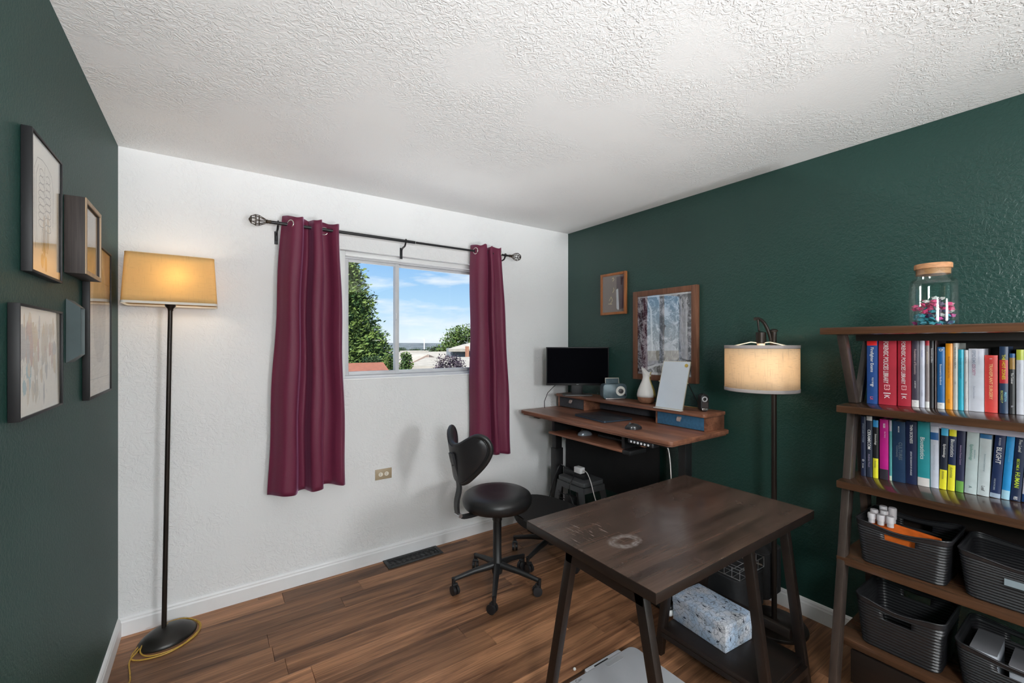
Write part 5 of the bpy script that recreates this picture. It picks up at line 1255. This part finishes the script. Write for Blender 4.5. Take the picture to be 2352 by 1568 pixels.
R1 = [
 ('blue book with a red top band titled Firefighter Exams', 1991, 2014.5, 777, (.02,.07,.25), 0, .16, ((.89,1,(.75,.02,.02)),), (('Firefighter Exams',.14,.44,.42,WH,0),('FULLY REVISED',.60,.14,.16,WH,-.1),('6',.70,.05,.34,WH,0),('LX',.89,.05,.3,(.8,.1,.1),0))),
 ('thick worn red book, wider of the red twin volumes', 2018, 2058, 775, (.42,.025,.045), 0, .17, (), (('FORENSIC POLICIES LIBRARY',.06,.62,.30,WH,.06),('E3',.70,.10,.34,(.75,.4,.4),0),('I',.82,.02,.42,WH,0),('K',.855,.05,.3,WH,0))),
 ('red book, thinner of the red twin volumes', 2062, 2092, 775, (.42,.025,.045), 0, .17, (), (('FORENSIC POLICIES LIBRARY',.06,.62,.34,WH,.05),('E3',.70,.10,.4,(.75,.4,.4),0),('I',.82,.02,.46,WH,0),('K',.855,.05,.34,WH,0))),
 ('dark plum paperback with a white foot beside the red volumes', 2094, 2111, 777, (.06,.05,.075), 0, .15, ((0,.10,WH),), (('Foundations of Economics',.16,.44,.32,(.55,.42,.42),0),('A HISTORY',.62,.2,.2,WH,0),('1',.925,.03,.3,(.05,.05,.05),0))),
 ('pale lavender slim paperback on the second shelf', 2112, 2124, 775, (.55,.56,.66), 0, .15, (), (('The Republic',.18,.2,.34,(.25,.28,.5),0),('CLASSICS',.75,.15,.3,(.3,.3,.4),0))),
 ('grey brown slim book with a red cap on the spine', 2125, 2135, 776, (.24,.20,.20), 0, .15, ((0,.09,WH),(.89,1,(.55,.03,.05))), (('Microeconomic Theory',.2,.5,.4,(.6,.5,.35),0),('e',.02,.05,.5,WH,0))),
 ('black slim book with pale lettering next to the grey brown one', 2136, 2145, 776, (.025,.025,.03), 0, .15, (), (('Economics and Ethics',.15,.55,.45,(.6,.6,.62),0),)),
 ('very thin dark brown book beside the white footed blue one', 2146.5, 2151, 775, (.07,.045,.045), 0, .15, (), ()),
 ('bright blue book with a white foot on the second shelf', 2152.5, 2170, 797, (.015,.12,.33), 0, .15, ((0,.10,WH),), (('D',.03,.06,.5,WH,0),('Econometrics Handbook',.28,.5,.28,(.65,.72,.8),0),('1',.93,.04,.34,(.05,.05,.05),0))),
 ('orange book on the second shelf', 2171.5, 2188, 789, (.80,.30,.005), 0, .15, (), (('Bioterrorism Law and Policy',.20,.52,.36,(.35,.12,.02),0),('WOLFE',.84,.06,.3,(.2,.08,.02),0))),
 ('light stone coloured book between the orange and cyan ones', 2188.8, 2200, 788, (.50,.51,.48), 0, .15, (), (('THE NEW PUBLIC HEALTH',.06,.45,.4,(.12,.15,.15),0),('NY',.58,.05,.4,(.2,.2,.2),0))),
 ('cyan slim book on the second shelf', 2200.8, 2213.5, 803, (.02,.38,.52), 0, .14, (), (('Essentials of Global Health',.14,.6,.38,(.02,.20,.30),0),)),
 ('pale grey slim book right of the cyan one', 2214.3, 2223.5, 804, (.52,.50,.50), 0, .14, (), (('Deadly Kings',.12,.22,.42,(.2,.2,.22),0),('Piper',.52,.1,.42,(.2,.2,.22),0),('Penguin',.80,.12,.4,(.3,.3,.32),0))),
 ('wide white book with stacked pastel title letters', 2224.5, 2260, 801, (.60,.61,.68), 0, .15, (), (('EPIDEMICS',.03,.50,.26,(.30,.33,.42),.14),('SOCIETY',.25,.30,.2,(.45,.15,.25),.14),('Frank Snowden',.60,.26,.14,(.35,.36,.45),.12),('a history of plague and power',.04,.5,.1,(.4,.42,.55),-.2))),
 ('red orange book beside the wide white one', 2261.5, 2291.5, 816, (.68,.06,.05), 0, .15, (), (('TRANSPLANT SURGERY',.15,.66,.28,(.85,.55,.25),0),('FLEISCHER',.05,.02,.2,WH,-.0))),
 ('navy book with yellow title on a red oval', 2295, 2316, 796, (.02,.045,.10), 0, .15, ((.45,.80,(.55,.03,.04)),), (('THE HOT ZONES',.12,.46,.40,YE,0),('RICHARD P',.66,.22,.3,(.5,.55,.15),.2),('PRESTON',.68,.2,.28,(.15,.45,.6),-.2))),
 ('small black book with a painted cap on the second shelf', 2318, 2332, 812, (.04,.04,.042), 0, .14, ((.74,.93,(.38,.22,.06)),(.93,1,(.03,.12,.30))), (('The Cadaver',.32,.42,.4,WH,0),('fic',.86,.08,.4,(.5,.5,.55),0))),
 ('white book with a yellow green cap at the shelf edge of view', 2334, 2352, 803, (.62,.63,.70), 0, .15, ((.84,1,(.52,.58,.06)),), (('Pandemic Century',.22,.5,.26,(.4,.42,.5),0),)),
 ('plain dark book last in view on the second shelf', 2353, 2375, 800, (.03,.03,.04), 0, .15, (), ()),
]
for (lab, u0, u1, vt, col, lean, dep, bands, texts) in R1: book(lab, u0, u1, vt, Z1, col, lean, dep, bands, texts, G1)
NV = (.014,.020,.05); BKc = (.012,.012,.015)
R2 = [
 ('dark navy book standing against the bookcase end frame', 1977.5, 1988.5, 956, NV, 0, .16, (), (('ETHICS AND ACTIVISM',.12,.32,.36,(.2,.24,.3),0),('O',.72,.04,.5,WH,0),('in men',.79,.12,.3,WH,0))),
 ('dark book with slanted white capitals and a white sticker', 1990, 2003.5, 956, (.022,.028,.05), 0, .16, ((.93,1,(.6,.6,.62)),), (('CERAMICOM',.22,.38,.55,WH,0),('Andrew Noah',.62,.25,.36,(.3,.25,.35),0))),
 ('black and yellow guide with a blue cap titled Immunology', 2005, 2017.5, 965, BKc, 0, .16, ((0,.34,YE),(.88,1,(.03,.25,.55))), (('Immunology',.24,.34,.5,WH,0),('dummies',.70,.18,.34,(.08,.08,.05),0))),
 ('magenta book with a black foot on the third shelf', 2020.5, 2040.5, 963, (.48,.012,.22), 0, .16, ((0,.17,(.03,.025,.035)),), (('RISK',.07,.08,.26,WH,-.05),('the Story',.20,.14,.24,(.75,.4,.6),-.12))),
 ('thin teal striped book beside the magenta one', 2042, 2048.5, 965, (.06,.25,.26), 0, .16, ((0,.08,(.5,.52,.42)),(.82,1,(.36,.33,.40))), ()),
 ('wide dark blue worn book with faded title', 2050, 2079.5, 968, (.012,.035,.085), 0, .17, (), (('Community',.40,.34,.24,(.12,.15,.18),.14),('CULTURES',.34,.42,.28,(.10,.13,.16),-.14),('MEDICINE',.08,.0,.1,WH,0))),
 ('navy book with an upright white stacked title and worn foot', 2081, 2105.5, 968, (.010,.016,.055), 0, .17, (), (('THIN SICKNESS',.05,.30,.28,WH,-.02),('LIFE IN THE SHADOW OF A PLAGUE',.48,.38,.16,(.6,.6,.65),0))),
 ('teal book titled Biostatistics with a white foot', 2107.5, 2135.5, 969, (.02,.24,.27), 0, .17, ((0,.13,(.62,.58,.56)),), (('Biostatistics',.24,.36,.38,WH,.08),)),
 ('pale silver book with a small blue square on the spine', 2137, 2156, 979, (.52,.54,.62), 0, .17, ((.78,.90,(.02,.10,.28)),), (('Numbers and Disease in Public Health',.30,.52,.2,(.35,.38,.45),0),)),
 ('black and yellow guide titled Epidemiology', 2157, 2174, 983, (.014,.018,.035), -1.5, .16, ((0,.32,YE),(.88,1,(.06,.40,.65))), (('Epidemiology',.26,.32,.46,WH,0),('dummies',.70,.2,.32,(.08,.08,.05),0))),
 ('black guide with yellow cap and yellow foot titled Biostatistics', 2175.5, 2193, 986, (.014,.025,.075), -1.5, .16, ((0,.42,YE),(.89,1,YE)), (('Biostatistics',.16,.38,.52,WH,0),('dummies',.62,.32,.4,(.12,.14,.05),0))),
 ('navy book with a green foot beside the yellow guides', 2194.5, 2213, 988, (.02,.022,.06), -1.5, .16, ((0,.18,(.14,.34,.06)),), (('Infectious Disease Control',.24,.50,.24,(.4,.3,.45),0),)),
 ('light aqua book with an italic epidemiology title', 2214.5, 2242.5, 992, (.46,.53,.53), -2, .17, (), (('Epidemiology',.20,.50,.34,(.10,.28,.22),.1),('beyond the basics',.28,.30,.14,(.10,.22,.25),-.22),('A',.87,.05,.28,(.05,.1,.1),0))),
 ('silver grey book with a blue tab at the top of the spine', 2244, 2271.5, 997, (.50,.55,.56), -2, .17, ((.93,1,(.03,.14,.32)),), (('Environmental Epidemiology',.32,.42,.18,(.18,.25,.28),0),('Leaf',.84,.08,.3,(.05,.05,.05),0))),
 ('navy book with large white capitals reading BLIGHT', 2273, 2297.5, 997, (.012,.025,.085), -3.5, .17, ((0,.07,(.35,.42,.52)),), (('EMILY MONOSSON',.05,.12,.2,(.5,.5,.55),-.0),('BLIGHT',.20,.46,.52,WH,0),('FUNGI AND THE COMING',.70,.18,.18,(.4,.45,.5),.15))),
 ('bright sky blue book right of the BLIGHT volume', 2299, 2318.5, 998, (.02,.26,.58), -3.5, .17, ((0,.14,(.35,.58,.70)),), (('A History of Global Health',.20,.6,.22,(.15,.45,.7),0),)),
 ('dark navy book with yellow green capitals reading HUMAN', 2320, 2344, 1003, (.012,.022,.06), -3.5, .17, (), (('Five Level',.04,.22,.34,(.6,.62,.6),0),('BECOME A',.34,.18,.28,(.5,.62,.03),.06),('HUMAN',.55,.24,.48,(.52,.66,.03),0),('PRESS',.93,.05,.4,WH,0))),
 ('white book with dark red lettering at the edge of view', 2346, 2372, 1005, (.58,.56,.64), -3.5, .17, ((0,.12,(.02,.06,.18)),), (('QUARANTINED',.30,.55,.42,(.22,.03,.07),0),)),
 ('plain grey book last in view on the third shelf', 2375, 2400, 1003, (.2,.2,.22), -3.5, .17, (), ()),
]
for (lab, u0, u1, vt, col, lean, dep, bands, texts) in R2: book(lab, u0, u1, vt, Z2, col, lean, dep, bands, texts, G2)
t = thing('flat_book', 'pale book lying flat on top of the third shelf row', 'book', (2.66, -2.62, 1.145))
t['group'] = G2
zf = 1.1425
obj('cover', G().box(2.60, -2.86, zf, 2.735, -2.435, zf+.002), bmat((.58,.55,.66)), t); obj('cover', G().box(2.60, -2.86, zf+.021, 2.735, -2.435, zf+.023), bmat((.58,.55,.66)), t)
obj('spine', G().box(2.5985, -2.86, zf, 2.5999, -2.435, zf+.023), bmat((.58,.55,.66)), t); obj('pages', G().box(2.6002, -2.857, zf+.0022, 2.733, -2.438, zf+.0208), m_pages, t)

# ------------------------------------------------------------------ ribbed baskets
m_bask = M('charcoal_ribbed_plastic', (.013,.013,.015), .40, var=.1)
def basket(label, x0, x1, y0, y1, z, h, hole=True, insert=None):
    t = thing('storage_basket', label, 'basket', ((x0+x1)/2, (y0+y1)/2, z+.0006))
    t['group'] = 'ribbed baskets on the bookcase'
    cxm, cym = (x0+x1)/2, (y0+y1)/2; hx, hy = (x1-x0)/2, (y1-y0)/2; nr = 16; ro = []; nn = 6
    rows = []
    for j in range(nr*4+1):
        f = j/(nr*4); taper = .88+.12*f; rib = .0028*(.5-.5*math.cos(2*PI*f*nr)) if f < .92 else .0025
        rows.append((f, [(cxm+x, cym+y) for x, y in rrect(-hx*taper-rib, -hy*taper-rib, hx*taper+rib, hy*taper+rib, .028, nn)]))
    vv = []; ff = []; n = len(rows[0][1])
    for f, rg in rows:
        # a gentle dip of the rim at mid sides
        for x, y in rg:
            dip = 1-.10*max(0, (f-.7)/.3)*(math.cos((y-cym)/hy*PI/2)**2)
            vv.append((x, y, z+.0008+h*f*dip))
    for j in range(len(rows)-1):
        f = rows[j][0]
        for k in range(n):
            x, y = rows[j][1][k]; x2, y2 = rows[j][1][(k+1) % n]
            # handle slot in the long front and back walls
            if hole and .66 < f < .84 and abs(y-cym) < hy*.36 and abs(y2-cym) < hy*.36 and abs(x-cxm) > hx*.8: continue
            ff.append((j*n+k, j*n+(k+1) % n, (j+1)*n+(k+1) % n, (j+1)*n+k))
    obj('body', G().add(vv, ff), m_bask, t, smooth=60, solid=.0022)
    b = rows[0][1]; obj('bottom', G().prism([(cxm+(x-cxm)*.98, cym+(y-cym)*.98) for x, y in b], z+.0008, z+.004, 'z'), m_bask, t)
    top = vv[-n:]; obj('rim', G().tube(top, .0032, 6, closed=True), m_bask, t, smooth=60)
    return t
# the straight walls need points between corners for the handle slot
_rr = rrect
def rrect(x0, y0, x1, y1, r, n=5):
    c = _rr(x0, y0, x1, y1, r, n)
    if r != .028: return c
    out = []
    for p, q in zip(c, c[1:]+c[:1]):
        L_ = math.hypot(q[0]-p[0], q[1]-p[1]); m = 14 if L_ > .05 else 1
        for i in range(m): out.append((p[0]+(q[0]-p[0])*i/m, p[1]+(q[1]-p[1])*i/m))
    return out
basket('ribbed charcoal basket holding an orange folder and white caps', 2.418, 2.655, -2.532, -2.273, LV[3], .160)
basket('ribbed charcoal basket with pale label strip right of the orange folder one', 2.418, 2.655, -2.835, -2.552, LV[3], .150, hole=False)
basket('ribbed charcoal basket on the lowest shelf near the end frame', 2.418, 2.680, -2.518, -2.273, LV[4], .180)
basket('ribbed charcoal basket holding pale boxes on the lowest shelf', 2.418, 2.680, -2.830, -2.545, LV[4], .150)
# label strip
tag(obj('label_strip', G().box(2.4105, -2.80, LV[3]+.080, 2.4135, -2.655, LV[3]+.100), M('slate_strip', (.20,.25,.28), .5)), 'pale slate label strip on the front of the right upper basket', 'label')
# basket contents
t = thing('orange_folder', 'glossy orange folder inside the left upper basket', 'folder', (2.53, -2.42, LV[3]+.01))
m_or = M('orange_translucent_plastic', (.62,.13,.02), .3, var=.25, vs_=25)
def tri(y0, y1, z0, z1, x): return G().prism([(y0, LV[3]+.006), (y1, LV[3]+.006), (y1, z1), (y0, z0)], x, x+.003, 'x')
obj('front_flap', tri(-2.495, -2.300, LV[3]+.118, LV[3]+.132, 2.452), m_or, t); obj('back_flap', tri(-2.495, -2.300, LV[3]+.135, LV[3]+.150, 2.52), m_or, t)
obj('fold', G().box(2.455, -2.495, LV[3]+.006, 2.52, -2.300, LV[3]+.009), m_or, t); obj('inner_sheet', G().add([(2.456,-2.495,LV[3]+.10),(2.52,-2.495,LV[3]+.128),(2.52,-2.30,LV[3]+.140),(2.456,-2.30,LV[3]+.112)], [(0,1,2,3)]), m_or, t, solid=.002)
m_cap = M('frosted_white_cap', (.62,.58,.60), .5, var=.08)
for k, (bx, by, tz) in enumerate(((2.485,-2.305,.178),(2.485,-2.333,.180),(2.487,-2.361,.182),(2.515,-2.305,.186),(2.517,-2.335,.190),(2.545,-2.325,.198),(2.545,-2.353,.200))):
    t = thing('capped_vial', ('white capped vial in the basket, front row leftmost', 'white capped vial in the basket, front row middle', 'white capped vial in the basket, front row rightmost', 'white capped vial in the basket, second row left', 'white capped vial in the basket, second row right', 'white capped vial in the basket, back row left', 'tallest white capped vial in the basket, back row right')[k], 'vial', (bx, by, LV[3]+.150)); t['group'] = 'white capped vials'
    obj('cap', G().lathe([(.0125,.158),(.0130,tz-.004),(.0115,tz),(.001,tz)], (bx, by, LV[3]-.002), 16), m_cap, t, smooth=40)
    obj('tube', G().lathe([(.0105,.142),(.0105,.1579)], (bx, by, LV[3]-.002), 14), M('clear_tube_plastic', (.5,.48,.5), .3), t, smooth=40)
m_card = M('pale_card', (.36,.38,.42), .6, var=.12, vs_=50)
for k, (xa, xb_, ya, yb, hz, lab) in enumerate(((2.45,2.60,-2.635,-2.575,.135,'bundle of pale cards at the left of the lower right basket'),(2.46,2.59,-2.715,-2.66,.120,'square pale box in the middle of the lower right basket'),(2.46,2.59,-2.785,-2.735,.125,'pale box at the right of the lower right basket'))):
    t = thing('card_box', lab, 'box', ((xa+xb_)/2, (ya+yb)/2, LV[4]+.006))
    obj('body', G().box(xa, ya, LV[4]+.0055, xb_, yb, LV[4]+hz), m_card, t, bevel=.002)
    obj('lid_edge', G().box(xa-.001, ya-.001, LV[4]+hz+.0005, xb_+.001, yb+.001, LV[4]+hz+.004), M('dark_card_edge', (.12,.12,.13), .6), t)
